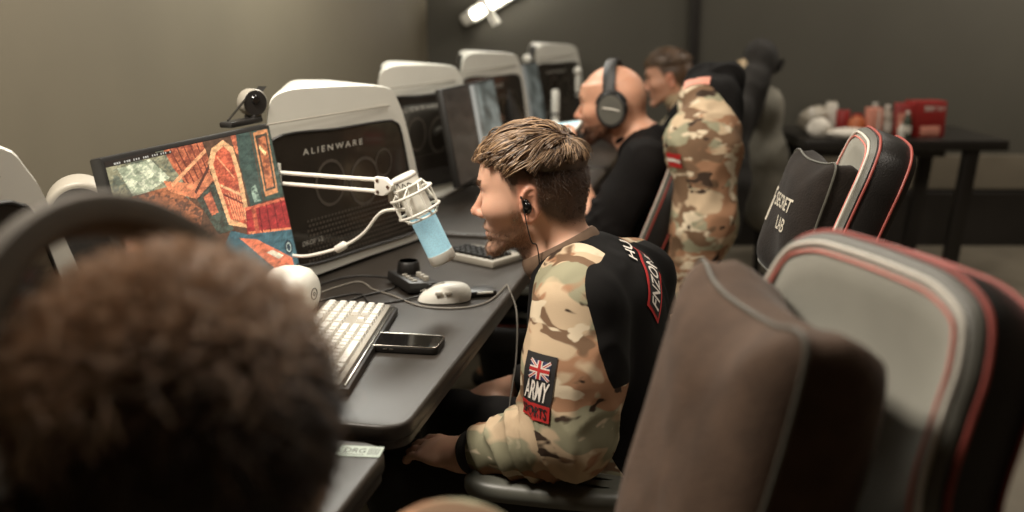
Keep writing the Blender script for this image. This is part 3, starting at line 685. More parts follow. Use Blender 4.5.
# ---------------------------------------------------------------- microphone on its boom arm
mc = Vector((-.196, 1.985, .966)); ax = (Vector((-.125, 1.985, .845)) - Vector((-.212, 1.985, 1.035))).normalized()
Q = Vector((0, 0, -1)).rotation_difference(ax).to_matrix().to_4x4(); TM = Matrix.Translation(mc) @ Q @ Matrix.Rotation(R(30), 4, 'Z')
mic = tag(empty('microphone', mc), 'white studio microphone with a blue lit grille in a wire shock mount', 'microphone')
mic.rotation_euler = (0, 0, 0); X = Matrix.Translation(-mc) @ TM
mb = MB(); mb.lathe([(0, .058), (.024, .058), (.0275, .054), (.0275, -.030), (0, -.030)], 36, M=X); mb.build('body', M['white'], mic)
mb = MB(); mb.lathe([(.0265, -.030), (.0265, -.118)], 36, M=X); mb.build('grille', M['mic_blue'], mic)
mb = MB(); mb.lathe([(.0275, -.116), (.0275, -.134), (.025, -.138), (0, -.138)], 36, M=X); mb.build('end_cap', M['white'], mic)
mb = MB(); mb.lathe([(.0277, .052), (.0285, .050), (.0277, .048)], 36, M=X); mb.build('top_ring', M['greyshell'], mic)
t_ = MB()
sg = spline([(-.016, .004), (-.010, .012), (-.006, -.004), (0, .008), (.006, -.002), (.010, .006), (.017, .0)], 6)
t_.tube([X @ Vector((.0279 * cos(-2.2 + p.x * 36), .0279 * sin(-2.2 + p.x * 36), .036 + p.y)) for p in sg], .0008, 5); t_.build('script_mark', M['decal_dark'], mic)
sm = MB()
for z, r in ((.018, .044), (-.022, .044)): sm.tube([X @ Vector((r * cos(a), r * sin(a), z)) for a in np.linspace(0, tau, 40, False)], .0028, 8, closed=True)
for z, r in ((.034, .031), (-.036, .031)): sm.tube([X @ Vector((r * cos(a), r * sin(a), z)) for a in np.linspace(0, tau, 40, False)], .0024, 8, closed=True)
sk = sm.build('shock_mount', M['white'], mic)
sm = MB()
for k in range(8):
    a, b = tau * k / 8, tau * (k + .5) / 8
    sm.tube([X @ Vector((.044 * cos(a), .044 * sin(a), .018)), X @ Vector((.044 * cos(a), .044 * sin(a), -.022))], .0022, 6)
    sm.tube([X @ Vector((.044 * cos(a), .044 * sin(a), .018)), X @ Vector((.031 * cos(b), .031 * sin(b), .034))], .0018, 6)
    sm.tube([X @ Vector((.044 * cos(a), .044 * sin(a), -.022)), X @ Vector((.031 * cos(b), .031 * sin(b), -.036))], .0018, 6)
    sm.tube([X @ Vector((.044 * cos(a), .044 * sin(a), -.022)), X @ Vector((.031 * cos(b), .031 * sin(b), .034))], .0012, 5)
sm.build('elastic_cords', M['white'], sk)
# boom arm
J1 = Vector((-.262, 1.978, .998)); J0 = Vector((-.497, 2.090, .996))
ba = tag(empty('boom_arm', Vector((J0.x, J0.y, .74))), 'white twin bar boom arm holding the microphone beside the game monitor', 'microphone arm')
OFF = Vector((J0.x, J0.y, .74)); dz = Vector((0, 0, .0115))
mb = MB(); mb.tube([J0 + dz - OFF, J1 + dz - OFF], .0042, 10); mb.build('bar', M['white'], ba)
mb = MB(); mb.tube([J0 - dz - OFF, J1 - dz - OFF], .0042, 10); mb.build('bar', M['white'], ba)
dv = (J1 - J0).normalized(); MJ = Matrix.Translation(J1 - OFF) @ Matrix([[dv.x, -dv.y, 0, 0], [dv.y, dv.x, 0, 0], [0, 0, 1, 0], [0, 0, 0, 1]])
mb = MB(); mb.prism([(-.012, -.018), (-.012, .018), (.012, .017), (.030, .004), (.026, -.008), (.008, -.019)], -.007, .007, M=MJ @ Matrix.Rotation(R(90), 4, 'X'), bev=.0015); hj = mb.build('joint_plate', M['white'], ba)
mb = MB(); [mb.lathe([(0, .0085), (.0035, .0085), (.0038, -.0085), (0, -.0085)], 14, M=MJ @ Matrix.Translation(p) @ Matrix.Rotation(R(90), 4, 'X')) for p in ((-.004, 0, .0115), (-.004, 0, -.0115), (.020, 0, 0))]; mb.build('bolts', M['chrome'], hj)
mb = MB(); mb.tube([MJ @ Vector((.022, 0, 0)), TM @ Vector((-.038, .02, .02)) - OFF], .006, 10); mb.build('ball_joint', M['greyshell'], ba)
mb = MB(); mb.tube([J0 - OFF + Vector((0, 0, .03)), Vector((0, 0, .0))], .010, 12); mb.build('post', M['white'], ba)
mb = MB(); mb.lathe([(0, .02), (.026, .02), (.030, .014), (.030, 0), (0, 0)], 28); mb.build('base', M['white'], ba)
# its cable
pts = [TM @ Vector((-.03, -.012, -.005)), Vector((-.262, 1.975, .945)), Vector((-.305, 2.0, .895)), Vector((-.355, 2.02, .862)), Vector((-.42, 2.03, .842)), Vector((-.46, 2.045, .838)), Vector((-.495, 2.07, .845))]
cb = tag(empty('microphone_cable', (0, 0, 0)), 'white cable with a ferrite hanging from the microphone across the tower window', 'cable')
mb = MB(); mb.tube(spline(pts, 8), .0034, 8); mb.build('cord', M['white'], cb)
dcb = (pts[3] - pts[2]).normalized(); mb = MB(); mb.tube([pts[3] - dcb * .014, pts[3] - dcb * .011, pts[3] + dcb * .011, pts[3] + dcb * .014], [.006, .0085, .0085, .006], 14); mb.build('ferrite', M['white'], cb)
cb['label'] = 'white cable with a ferrite hanging from the microphone across the tower window'

def cable(name, pts, r, m, label, group=None):
    mb = MB(); mb.tube(spline(pts, 8), r, 8); o = mb.build(name, m); return tag(o, label, 'cable', group)
z = .7425
cable('mouse_cable', [W(-.175, .665, z + .004), W(-.22, .62, z), W(-.27, .60, z), W(-.315, .66, z), W(-.36, .62, z), W(-.42, .52, z)], .0022, M['cable'], 'thin dark cable running from the white mouse behind the keyboard')
cable('keyboard_cable', [W(-.305, .40, z + .003), W(-.33, .52, z), W(-.31, .63, z), W(-.26, .72, z), W(-.30, .80, z), W(-.40, .78, z), W(-.46, .60, z)], .0024, M['cable'], 'dark looped cable lying between the keyboard and the controller')

# small white microphones at the far places
def desk_mic(loc, h, r, ball, label):
    o = tag(empty('desk_microphone', loc), label, 'microphone', 'microphones at the far places')
    mb = MB(); mb.lathe([(0, 0), (.05, 0), (.05, .008), (.012, .016), (.007, .03), (.007, h * .6)], 24); mb.build('stand', M['black_metal'], o)
    mb = MB()
    if ball: mb.lathe([(0, h)] + [(r * sin(a), h - r + r * cos(a)) for a in np.linspace(.2, 2.7, 10)] + [(r * .5, h - 2.1 * r), (r * .42, h * .58), (0, h * .58)], 24)
    else: mb.lathe([(0, h), (r * .8, h), (r, h - .01), (r, h * .45), (r * .7, h * .42), (0, h * .42)], 24)
    mb.build('capsule', M['white'], o)
    mb = MB(); mb.lathe([(r * .46 if ball else r * 1.02, h * .60), (r * .5 if ball else r * 1.05, h * .62), (r * .46 if ball else r * 1.02, h * .64)], 24); mb.build('collar_ring', M['black'], o); return o
desk_mic(Vector((.155, 3.60, .7405)), .215, .022, True, 'round headed white microphone in front of the bald man\'s chin')
desk_mic(Vector((.185, 4.30, .7405)), .27, .017, False, 'slim white upright microphone left of the bald man\'s forehead')
desk_mic(Vector((.07, 4.75, .7405)), .40, .022, True, 'tall round headed white microphone above the farthest tower')
desk_mic(Vector((.315, 4.88, .7405)), .335, .020, True, 'round headed white microphone just left of the bald man\'s forehead top')
# ---------------------------------------------------------------- gaming chairs
def loop_offset(P, d):
    n = len(P); out = []
    for i in range(n):
        a, b, c = P[i - 1], P[i], P[(i + 1) % n]
        t = Vector((c[0] - a[0], c[1] - a[1])); t.normalize(); out.append((b[0] - t.y * d, b[1] + t.x * d))
    return out
def pad(mb, outline, rings, fn, cap0=True, cap1=True, scaled=False):
    """outline counter-clockwise; rings = (inset, x)"""
    n = len(outline); vs = []
    if scaled:
        wu = max(p[0] for p in outline); v0, v1 = min(p[1] for p in outline), max(p[1] for p in outline); vm, hv = (v0 + v1) / 2, (v1 - v0) / 2
        loop_offset = lambda P, d: [(u * (1 - d / wu), vm + (v - vm) * (1 - d / hv)) for u, v in P]
    else: loop_offset = globals()['loop_offset']
    for ins, x in rings:
        for (u, v) in (loop_offset(outline, ins) if ins else outline): vs.append(fn(x, u, v))
    fs = [(i * n + k, i * n + (k + 1) % n, (i + 1) * n + (k + 1) % n, (i + 1) * n + k) for i in range(len(rings) - 1) for k in range(n)]
    if cap0:
        c = len(vs); us = loop_offset(outline, rings[0][0]); vs.append(fn(rings[0][1], sum(p[0] for p in us) / n, sum(p[1] for p in us) / n)); fs += [(c, (k + 1) % n, k) for k in range(n)]
    if cap1:
        c = len(vs); us = loop_offset(outline, rings[-1][0]); o = (len(rings) - 1) * n; vs.append(fn(rings[-1][1], sum(p[0] for p in us) / n, sum(p[1] for p in us) / n)); fs += [(c, o + k, o + (k + 1) % n) for k in range(n)]
    return mb.add(vs, fs)
def smooth_outline(half, n=6):
    """half outline (half width, height) from the bottom up -> closed counter-clockwise outline in (y, h)"""
    pts = [(w, h) for w, h in half] + [(-w, h) for w, h in reversed(half)]
    return [(p.x, p.y) for p in spline(pts, n, True)]
BACK = smooth_outline([(.12, .0), (.19, .015), (.215, .10), (.235, .24), (.246, .36), (.246, .43), (.228, .49), (.195, .53), (.172, .58), (.165, .64), (.160, .69), (.140, .735), (.095, .757), (.04, .762)], 5)
BACK = [(y, h * .97) for y, h in BACK]
SEATH = .40
def gaming_chair(loc, rz, label, rec=20, arm_out=.32, front='greyleather'):
    root = tag(empty('gaming_chair', loc, rz), label, 'chair', 'gaming chairs along the row')
    cr, sr = cos(R(rec)), sin(R(rec))
    def fn(x, y, h): return Vector((-.215 - h * sr + x * cr, y, SEATH + .02 + h * cr + x * sr))
    bm = MB(); pad(bm, BACK, [(.004, .030), (0, .015), (0, -.032), (.010, -.043), (.045, -.051), (.09, -.055)], fn, cap0=False); bk = bm.build('backrest', M['leather'], root, angle=60)
    fp = MB(); pad(fp, BACK, [(.16, .010), (.11, .014), (.075, .022), (.050, .033), (.030, .040), (.016, .038)], fn, cap1=False, scaled=True); fp.build('front_panel', M[front], bk, angle=60)
    tr = MB(); pad(tr, BACK, [(.017, .0385), (.009, .0385), (.004, .031)], fn, cap0=False, cap1=False); tr.build('bolster_strip', M['darkgrey'], bk, angle=60)
    def loop_tube(ins, x, r, nm, m): t = MB(); t.tube([fn(x, u, v) for u, v in loop_offset(BACK, ins)], r, 8, closed=True); t.build(nm, M[m], bk)
    loop_tube(.017, .0405, .0026, 'pale_piping', 'pale'); loop_tube(.026, .0415, .0018, 'pink_stitching', 'pink'); loop_tube(.001, .026, .0026, 'red_piping', 'piping')
    loop_tube(-.001, -.030, .0026, 'rear_piping', 'piping')
    # seat
    so = [(p.x, p.y) for p in spline([(-.21, -.20), (.0, -.23), (.20, -.24), (.27, -.19), (.28, 0), (.27, .19), (.20, .24), (.0, .23), (-.21, .20), (-.235, 0)], 6, True)]
    sf = lambda x, u, v: Vector((u, v, SEATH - .045 + x))
    st = MB(); pad(st, so, [(.06, -.055), (.01, -.05), (0, -.03), (0, .02), (.010, .036), (.03, .046), (.06, .044), (.09, .036)], sf); se = st.build('seat', M['leather'], root, angle=60)
    t = MB(); t.tube([sf(.037, u, v) for u, v in loop_offset(so, .009)], .003, 8, closed=True); t.build('red_piping', M['piping'], se)
    pn = MB(); pad(pn, so, [(.075, .0445), (.068, .0455), (.11, .039), (.15, .036)], sf, cap0=False); pn.build('seat_panel', M[front], se)
    # recliner brackets, arms, base
    for s in (-1, 1):
        b_ = MB(); b_.box((-.20, s * .225, SEATH + .0), (.11, .03, .12), rot=(0, R(20), 0), bev=.012); b_.build('recliner_cover', M['black'], root)
        a = MB(); a.tube([(-.02, s * .20, SEATH - .085), (-.02, s * arm_out, SEATH - .07), (-.02, s * arm_out, SEATH + .13)], [.022, .022, .02], 12); a.box((-.02, s * arm_out, SEATH + .06), (.075, .04, .16), bev=.014); ar = a.build('armrest', M['black'], root)
        ap = [(p.x, p.y) for p in spline([(-.125, -.045), (.06, -.05), (.125, -.035), (.14, 0), (.125, .035), (.06, .05), (-.125, .045), (-.14, 0)], 5, True)]
        p_ = MB(); pad(p_, ap, [(.03, -.012), (.004, -.010), (0, -.002), (0, .010), (.006, .018), (.018, .022), (.03, .021)], lambda x, u, v: Vector((u + .10, s * arm_out + v, SEATH + .145 + x))); pd = p_.build('arm_pad', M['armpad'], ar)
        m_ = MB(); m_.tube([(.115 - .012 + .10, s * arm_out + .010, SEATH + .1665), (.218, s * arm_out + .002, SEATH + .1665), (.204, s * arm_out - .010, SEATH + .1665), (.200, s * arm_out + .002, SEATH + .1672), (.203, s * arm_out + .010, SEATH + .1665)], .0012, 5); m_.build('pad_mark', M['greyshell'], pd)
    b_ = MB(); b_.lathe([(0, SEATH - .09), (.05, SEATH - .09), (.05, SEATH - .12), (.028, SEATH - .14), (.028, .16), (.036, .15), (.036, .07), (0, .07)], 24); b_.box((0, 0, SEATH - .105), (.28, .22, .03), bev=.01); b_.build('gas_lift', M['black_metal'], root)
    for k in range(5):
        a = tau * k / 5 + .3; c, s = cos(a), sin(a)
        l = MB(); l.tube([(c * .03, s * .03, .115), (c * .17, s * .17, .10), (c * .30, s * .30, .075)], [.03, .026, .018], 12); leg = l.build('leg', M['black'], root)
        wv = MB()
        for o_ in (-.016, .016): wv.lathe([(0, -.009), (.024, -.009), (.028, -.005), (.028, .005), (.024, .009), (0, .009)], 20, M=Matrix.Translation((c * .31 - s * o_, s * .31 + c * o_, .028)) @ Matrix.Rotation(a, 4, 'Z') @ Matrix.Rotation(R(90), 4, 'X'))
        wv.tube([(c * .30, s * .30, .08), (c * .31, s * .31, .03)], .011, 8); wv.build('caster', M['black_gloss'], leg)
    return root, fn
def pillow(root, fn, h, label, m, letters=True, wy=.135, hz=.112, th=.13, lean=0.0, mf=None, yoff=0, yaw=0.0, xo=.045, ls=1.0, ush=0.0):
    """a strap-on head cushion in front of a chair's backrest, h above the seat"""
    Mw = root.matrix_basis.copy()
    Mw = Matrix.Translation(root.location) @ Matrix.Rotation(root.rotation_euler[2], 4, 'Z')
    c = Mw @ fn(xo + th / 2, yoff, h)
    o = tag(empty('head_pillow', c, root.rotation_euler[2] + yaw), label, 'pillow', 'head pillows on the gaming chairs')
    Ty = Matrix.Rotation(-lean, 4, 'Y')
    half = [(wy * .55, -hz * 1.0), (wy * .93, -hz * .93), (wy * 1.0, -hz * .45), (wy * .97, .1 * hz), (wy * .98, hz * .6), (wy * .90, hz * .96), (wy * .5, hz * .93), (wy * .18, hz * .90)]
    ol = smooth_outline(half, 5)
    f2 = lambda x, u, v: Ty @ Vector((x + .005 * sin(u * 34 + v * 22) * max(0, 1 - (u / wy) ** 2), u, v))
    a = th / 2
    b_ = MB(); pad(b_, ol, [(.0, a * .52), (.0, a * .3), (-.006, 0), (.0, -a * .3), (.012, -a * .66), (.035, -a * .92), (.07, -a)], f2, cap0=False, scaled=True); b_.build('gusset', m, o, angle=70)
    fr = MB(); pad(fr, ol, [(.085, a * 1.02), (.065, a * 1.0), (.045, a * .95), (.028, a * .86), (.012, a * .72), (.003, a * .58), (0, a * .52)], f2, cap1=False, scaled=True); fo = fr.build('front_face', mf or m, o, angle=70)
    t = MB(); t.tube([f2(a * .53, u, v) for u, v in loop_offset(ol, -.001)], .0022, 6, closed=True); t.build('seam_piping', M['darkgrey'], o)
    if letters:
        bv = BVHTree.FromPolygons(fr.v, fr.f)
        def on(u, v):
            u = u * ls + ush; v = v * ls
            hit = bv.ray_cast(Ty @ Vector((.3, u, v)), Ty.to_3x3() @ Vector((-1, 0, 0))); p = hit[0] if hit[0] else Ty @ Vector((a, u, v)); return p + Ty.to_3x3() @ Vector((.0014, 0, 0))
        e = MB(); flat(e, text_mesh('SECRET', .012), -.060, .005, .086, .040, on); flat(e, text_mesh('LAB', .012), .008, -.045, .084, -.012, on)
        # shield-like mark beside the words
        for u0, v0, u1, v1 in ((-.094, -.03, -.084, .050), (-.094, .040, -.070, .050), (-.080, -.042, -.070, .026), (-.094, -.042, -.070, -.032)):
            flat(e, gridshape(2, 4), u0, v0, u1, v1, on)
        e.build('embroidery', M['thread'], fo, smooth=False)
    return o
def wdir(deg): return R(180) - R(deg)     # deg > 0: facing left and that much away from the camera
c1 = W(.270, .650, 0)
ch1, fn1 = gaming_chair(c1, wdir(12), 'gaming chair of the young man, grey front and pink stitching showing past its pillow', arm_out=.42)
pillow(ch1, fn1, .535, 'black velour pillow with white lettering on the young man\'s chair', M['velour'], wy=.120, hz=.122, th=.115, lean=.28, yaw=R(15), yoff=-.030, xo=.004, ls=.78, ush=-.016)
c0 = W(.215, -.56, 0)
ch0, fn0 = gaming_chair(c0, wdir(-18), 'large blurred gaming chair nearest the camera with red piping', arm_out=.38)
pillow(ch0, fn0, .475, 'black velour pillow coloured in its lit brown on the nearest gaming chair', M['velour_lit'], letters=False, wy=.150, hz=.19, th=.14, lean=.22, yaw=R(-10), xo=.015, yoff=-.02)
c2 = Vector((.15, 3.16, 0))
ch2, fn2 = gaming_chair(c2, wdir(8), 'gaming chair under the bald man, covered by the hanging camouflage shirt')
c3 = Vector((.62, 4.55, 0))
ch3, fn3 = gaming_chair(c3, wdir(8), 'far gaming chair draped with beige and black jackets')
# ---------------------------------------------------------------- back table and what lies on it
tb = tag(empty('table', (1.86, 5.0, 0)), 'long black table against the back wall carrying the red carton', 'table')
mb = MB(); mb.box((0, 0, .72), (.96, .62, .05), bev=.006); mb.build('tabletop', M['skirt'], tb)
for sx in (-.40, .30):
    for sy in (-.25, .25):
        mb = MB(); mb.box((sx, sy, .35), (.07, .05, .70), rot=(0, R(5 if sx > 0 else -5), 0), bev=.006); mb.build('leg', M['skirt'], tb)
mb = MB(); mb.box((0, .2, .64), (.8, .03, .09), bev=.004); mb.build('apron', M['skirt'], tb)
TZ = .746
def item(name, label, cat, x, y, parts, rz=0):
    o = tag(empty(name, (x, y, TZ), rz), label, cat, 'things on the back table')
    for nm, mb, m in parts: mb.build(nm, m, o)
    return o
mb = MB(); mb.box((-.015, 0, .085), (.165, .10, .17), bev=.004); fl = MB(); put = lambda u, v: Vector((u, -.0515, v)); flat(fl, text_mesh('MAX', .03), -.045, .125, .005, .15, put); flat(fl, text_mesh('PLAY', .03), 0.018, .128, .058, .146, put)
wd = MB(); wd.box((-.01, -.0508, .03), (.10, .002, .045), bev=.0005)
fl2 = MB(); flat(fl2, gridshape(1, 1), -.092, .03, -.068, .145, put)
item('carton', 'red carton with white print at the right of the table things', 'box', 2.01, 4.86, [('box', mb, M['red_box']), ('print', fl, M['paper']), ('front_label', wd, M['pinkbox'])], R(8))
mb = MB(); mb.box((0, 0, .08), (.085, .085, .155), bev=.003); item('carton', 'orange and red patterned carton beside the larger red carton', 'box', 1.885, 4.84, [('box', mb, M['red_box']), ('band', (lambda b: (b.box((0, -.0435, .07), (.06, .002, .09)), b)[1])(MB()), M['pinkbox'])], R(-15))
def bottle(label, x, y, h, r, mt, cap):
    mb = MB(); mb.lathe([(0, 0), (r * .95, 0), (r, .008), (r, h * .58), (r * .85, h * .72), (r * .38, h * .86), (r * .36, h * .92), (0, h * .92)], 24); cp = MB(); cp.lathe([(r * .42, h * .90), (r * .42, h), (0, h)], 20)
    lb = MB(); lb.lathe([(r * 1.01, h * .2), (r * 1.01, h * .48)], 24); item('bottle', label, 'bottle', x, y, [('body', mb, mt), ('cap', cp, cap), ('wrap', lb, M['paper'])])
bottle('cloudy clear bottle left of the patterned carton', 1.812, 4.85, .15, .030, M['clear'], M['paper'])
bottle('second cloudy clear bottle behind the pink carton', 1.79, 4.96, .15, .030, M['clear'], M['paper'])
bottle('small dark green bottle in front of the patterned carton', 1.875, 4.76, .13, .020, M['green'], M['paper'])
bottle('white topped small bottle at the table\'s front edge', 1.84, 4.73, .075, .016, M['paper'], M['paper'])
mb = MB(); mb.box((0, 0, .07), (.065, .06, .14), bev=.004); item('carton', 'pink upright carton in the middle of the table things', 'box', 1.735, 4.82, [('box', mb, M['pinkbox']), ('stripe', (lambda b: (b.box((.012, -.031, .07), (.008, .002, .13)), b)[1])(MB()), M['paper'])], R(5))
mb = MB(); mb.sphere((0, 0, .05), (.042, .04, .05), 12); item('orange_bag', 'orange crumpled snack bag left of the pink carton', 'snack bag', 1.665, 4.84, [('bag', mb, M['orange']), ('fold', (lambda b: (b.box((0, 0, .10), (.05, .012, .02), bev=.004), b)[1])(MB()), M['red_box'])])
mb = MB(); mb.lathe([(0, 0), (.030, 0), (.033, .005), (.033, .115), (.028, .122), (0, .122)], 24); item('can', 'red drink can standing behind the white bag', 'can', 1.625, 4.93, [('body', mb, M['red_box']), ('lid', (lambda b: (b.lathe([(.029, .1222), (.027, .119), (0, .119)], 24), b)[1])(MB()), M['chrome'])])
mb = MB(); mb.box((0, 0, .075), (.05, .05, .15), bev=.006); item('carton', 'pale narrow carton left of the red can', 'box', 1.575, 4.96, [('box', mb, M['paper']), ('flap', (lambda b: (b.box((0, 0, .152), (.045, .02, .012), bev=.002), b)[1])(MB()), M['greyshell'])])
def blob(name, label, cat, x, y, r, m, seed):
    b_ = bmesh.new(); bmesh.ops.create_icosphere(b_, subdivisions=4, radius=1); P = np.array([v.co for v in b_.verts]); k = 1 + .16 * noise3(P, 5, seed)
    for v, s in zip(b_.verts, k): v.co = Vector((v.co.x * r[0] * s, v.co.y * r[1] * s, max(v.co.z * s, -.8) * r[2] + r[2] * .8))
    mb = MB(); mb.bm(b_); o = mb.build(name, m); o.location = (x, y, TZ); return tag(o, label, cat, 'things on the back table')
blob('paper_bag', 'crumpled white paper ball at the left end of the table', 'paper', 1.47, 4.80, (.055, .05, .052), M['paper'], 4)
blob('plastic_bag', 'flat white bag lying in front of the cartons', 'bag', 1.60, 4.76, (.10, .06, .028), M['paper'], 8)
blob('cloth', 'grey cloth heaped behind the white paper ball', 'cloth', 1.50, 4.97, (.08, .06, .075), M['clear'], 12)
# ---------------------------------------------------------------- people
def npc(*c): return np.array(srgb(*c))
ZF = [-.112, -.104, -.094, -.084, -.075, -.066, -.058, -.050, -.040, -.030, -.015, .0, .018, .033, .05, .075]
XF = [.074, .090, .0955, .094, .0885, .0955, .0945, .0985, .0965, .0935, .0915, .0895, .0895, .0985, .0985, .090]
WF = [.026, .036, .0425, .0475, .0515, .055, .0575, .060, .0625, .065, .0685, .070, .0705, .0705, .0715, .072]
def head(V, Rm, t, s=1.0, nose=1.0, wide=1.0, brow=1.0, lipless=False):
    Rm = np.array(Rm, float); t = np.array(t, float)
    g = lambda q: t + Rm @ (np.array(q, float) * s)
    def loc(X, Y, Z):
        x, y, z = X - t[0], Y - t[1], Z - t[2]
        return [(Rm[0, i] * x + Rm[1, i] * y + Rm[2, i] * z) / s for i in range(3)]
    E = lambda c, r, k, mode='u', M=None: V.ell(g(c), np.array(r) * s, k * s, mode, Rm if M is None else Rm @ np.array(M))
    Cn = lambda a, b, ra, rb, k, mode='u': V.cone(g(a), g(b), ra * s, rb * s, k * s, mode)
    E((-.000, 0, .036), (.0935, .0765 * wide, .084), .01)
    E((-.040, 0, .010), (.052, .066 * wide, .065), .03)
    def face(X, Y, Z):
        x, y, z = loc(X, Y, Z); xf = np.interp(z, ZF, XF); w = np.interp(z, ZF, WF) * wide
        cx = .014; a = np.where(x > cx, xf - cx, .062); p = 2.25
        rho = ((np.abs(x - cx) / a) ** p + (np.abs(y) / w) ** p) ** (1 / p)
        d = (rho - 1) * np.minimum(a, w) * .92
        zm = -.060 - .048 * np.clip(x / .082, 0, 1.15) ** 1.1
        d2 = (zm - z) * .9; k = .014; h = np.maximum(k - np.abs(d - d2), 0) / k; d = np.maximum(d, d2) + h * h * k / 4
        return np.maximum(d, z - .07) * s
    m = .16 * s; V.op(face, t - m, t + m, .020 * s)
    # nose
    Cn((.093, 0, .020), (.1135 + .004 * (nose - 1), 0, -.019), .0068, .0098 * nose, .012)
    E((.1175, 0, -.0225), (.0095 * nose, .0100, .0085), .008)
    for y in (-1, 1):
        E((.1015, y * .0115, -.0265), (.0110, .0078, .0078), .008)
        E((.1045, y * .0065, -.0335), (.006, .0036, .0032), .004, 'd')
        E((.0985, y * .034, .0115), (.0135, .0165, .0105), .014, 'd')              # eye socket
        Cn((.0945, y * .010, .032), (.078, y * .046, .034), .0075 * brow, .006, .016)   # brow ridge
        E((.055, y * .050 * wide, -.012), (.032, .021, .019), .03)                   # cheekbone
        E((.0795, y * .0325, .0105), (.0138, .0150, .0132), .006)                     # lids
        E((.0965, y * .0325, .0100), (.0095, .0142, .0040), .0025, 'd')
    if not lipless:
        E((.0925, 0, -.0512), (.0095, .0225, .0055), .007); E((.0915, 0, -.0640), (.0095, .0200, .0066), .008)
        Cn((.1030, 0, -.0573), (.089, .023, -.0575), .0016, .0012, .003, 'd'); Cn((.1030, 0, -.0573), (.089, -.023, -.0575), .0016, .0012, .003, 'd')
    E((.0865, 0, -.094), (.013, .018, .013), .015)
    # ears
    for y in (-1, 1):
        A = np.array(Matrix.Rotation(y * R(24), 3, 'Z') @ Matrix.Rotation(R(-10), 3, 'Y'))
        c = np.array((-.007, y * .0760 * wide, -.002))
        E(c, (.0175, .0050, .0300), .006, 'u', A)
        ga = lambda u, w, o=0: g(c + A @ np.array((u, y * (.004 + o), w)))
        arc = [ga(.0165 * cos(a) * 1.0, .030 * sin(a)) for a in np.linspace(R(10), R(262), 14)]
        V.chain(arc, [.0036 * s] * 14, .0035 * s)
        arc2_ = [ga(.0085 * cos(a) - .002, .019 * sin(a) + .001) for a in np.linspace(R(60), R(290), 9)]
        V.chain(arc2_, [.0027 * s] * 9, .004 * s)
        V.ell(ga(.004, -.003, .003), np.array((.0075, .006, .0105)) * s, .004 * s, 'd', Rm @ A)
        V.ell(ga(.0005, -.0265, -.001), np.array((.0085, .0045, .0085)) * s, .006 * s, 'u', Rm @ A)
        V.ell(ga(.0135, -.004, .0), np.array((.0045, .004, .0075)) * s, .004 * s, 'u', Rm @ A)
    return g
def hand(V, w, fwd, back, s=1.0, side=1, curl=.5, spread=.0, thumb=.6):
    """w wrist, fwd along the hand, back = normal of its back; side +1 when the thumb leaves towards +lat"""
    f = np.array(fwd, float); f /= np.linalg.norm(f); b = np.array(back, float); b -= f * (b @ f); b /= np.linalg.norm(b); l = np.cross(b, f) * side
    w = np.array(w, float); Mx = np.stack([f, l, b], 1)
    V.ell(w + f * .048 * s, np.array((.050, .041, .0155)) * s, .012, 'u', Mx); V.cone(w - f * .02, w + f * .03 * s, .026 * s, .026 * s, .02)
    V.ell(w + f * .030 * s + l * .022 * s - b * .008 * s, np.array((.030, .018, .016)) * s, .012, 'u', Mx)
    for i, (o, ln, r) in enumerate(((.030, .070, .0088), (.010, .079, .0090), (-.010, .074, .0086), (-.029, .058, .0078))):
        p = w + (f * (.086 - abs(i - 1.2) * .004) + l * o) * s; a = curl * .45; d = f + l * (o * spread * 6); pts = [p - f * .012 * s, p]
        for k, q in enumerate((.46, .31, .23)):
            dd = d * cos(a) - b * sin(a); dd /= np.linalg.norm(dd); pts.append(pts[-1] + dd * ln * q * s); a += curl * (.9 if k == 0 else .7)
        V.chain(pts, [r * s * .98, r * s, r * s * .96, r * s * .9, r * s * .72], .004)
    p = w + (f * .020 + l * .030 - b * .008) * s; d1 = f * .72 + l * .70 - b * .15; d2 = f * .92 + l * (.42 - thumb * .5) - b * thumb * .6; d3 = f * .95 + l * (.18 - thumb * .6) - b * thumb * .8
    pts = [p]
    for d, q in ((d1, .036), (d2, .032), (d3, .026)): pts.append(pts[-1] + d / np.linalg.norm(d) * q * s)
    V.chain(pts, [.0125 * s, .0112 * s, .0098 * s, .0078 * s], .008)
def inter(p, tab):
    xs, ys = zip(*tab); return np.interp(p, xs, ys)
HAIRLINE = [(-.12, -.056), (-.06, -.052), (-.035, -.036), (-.020, -.006), (-.010, .030), (.008, .032), (.015, .012), (.022, .016), (.030, .034), (.042, .056), (.066, .074), (.09, .084), (.12, .10)]
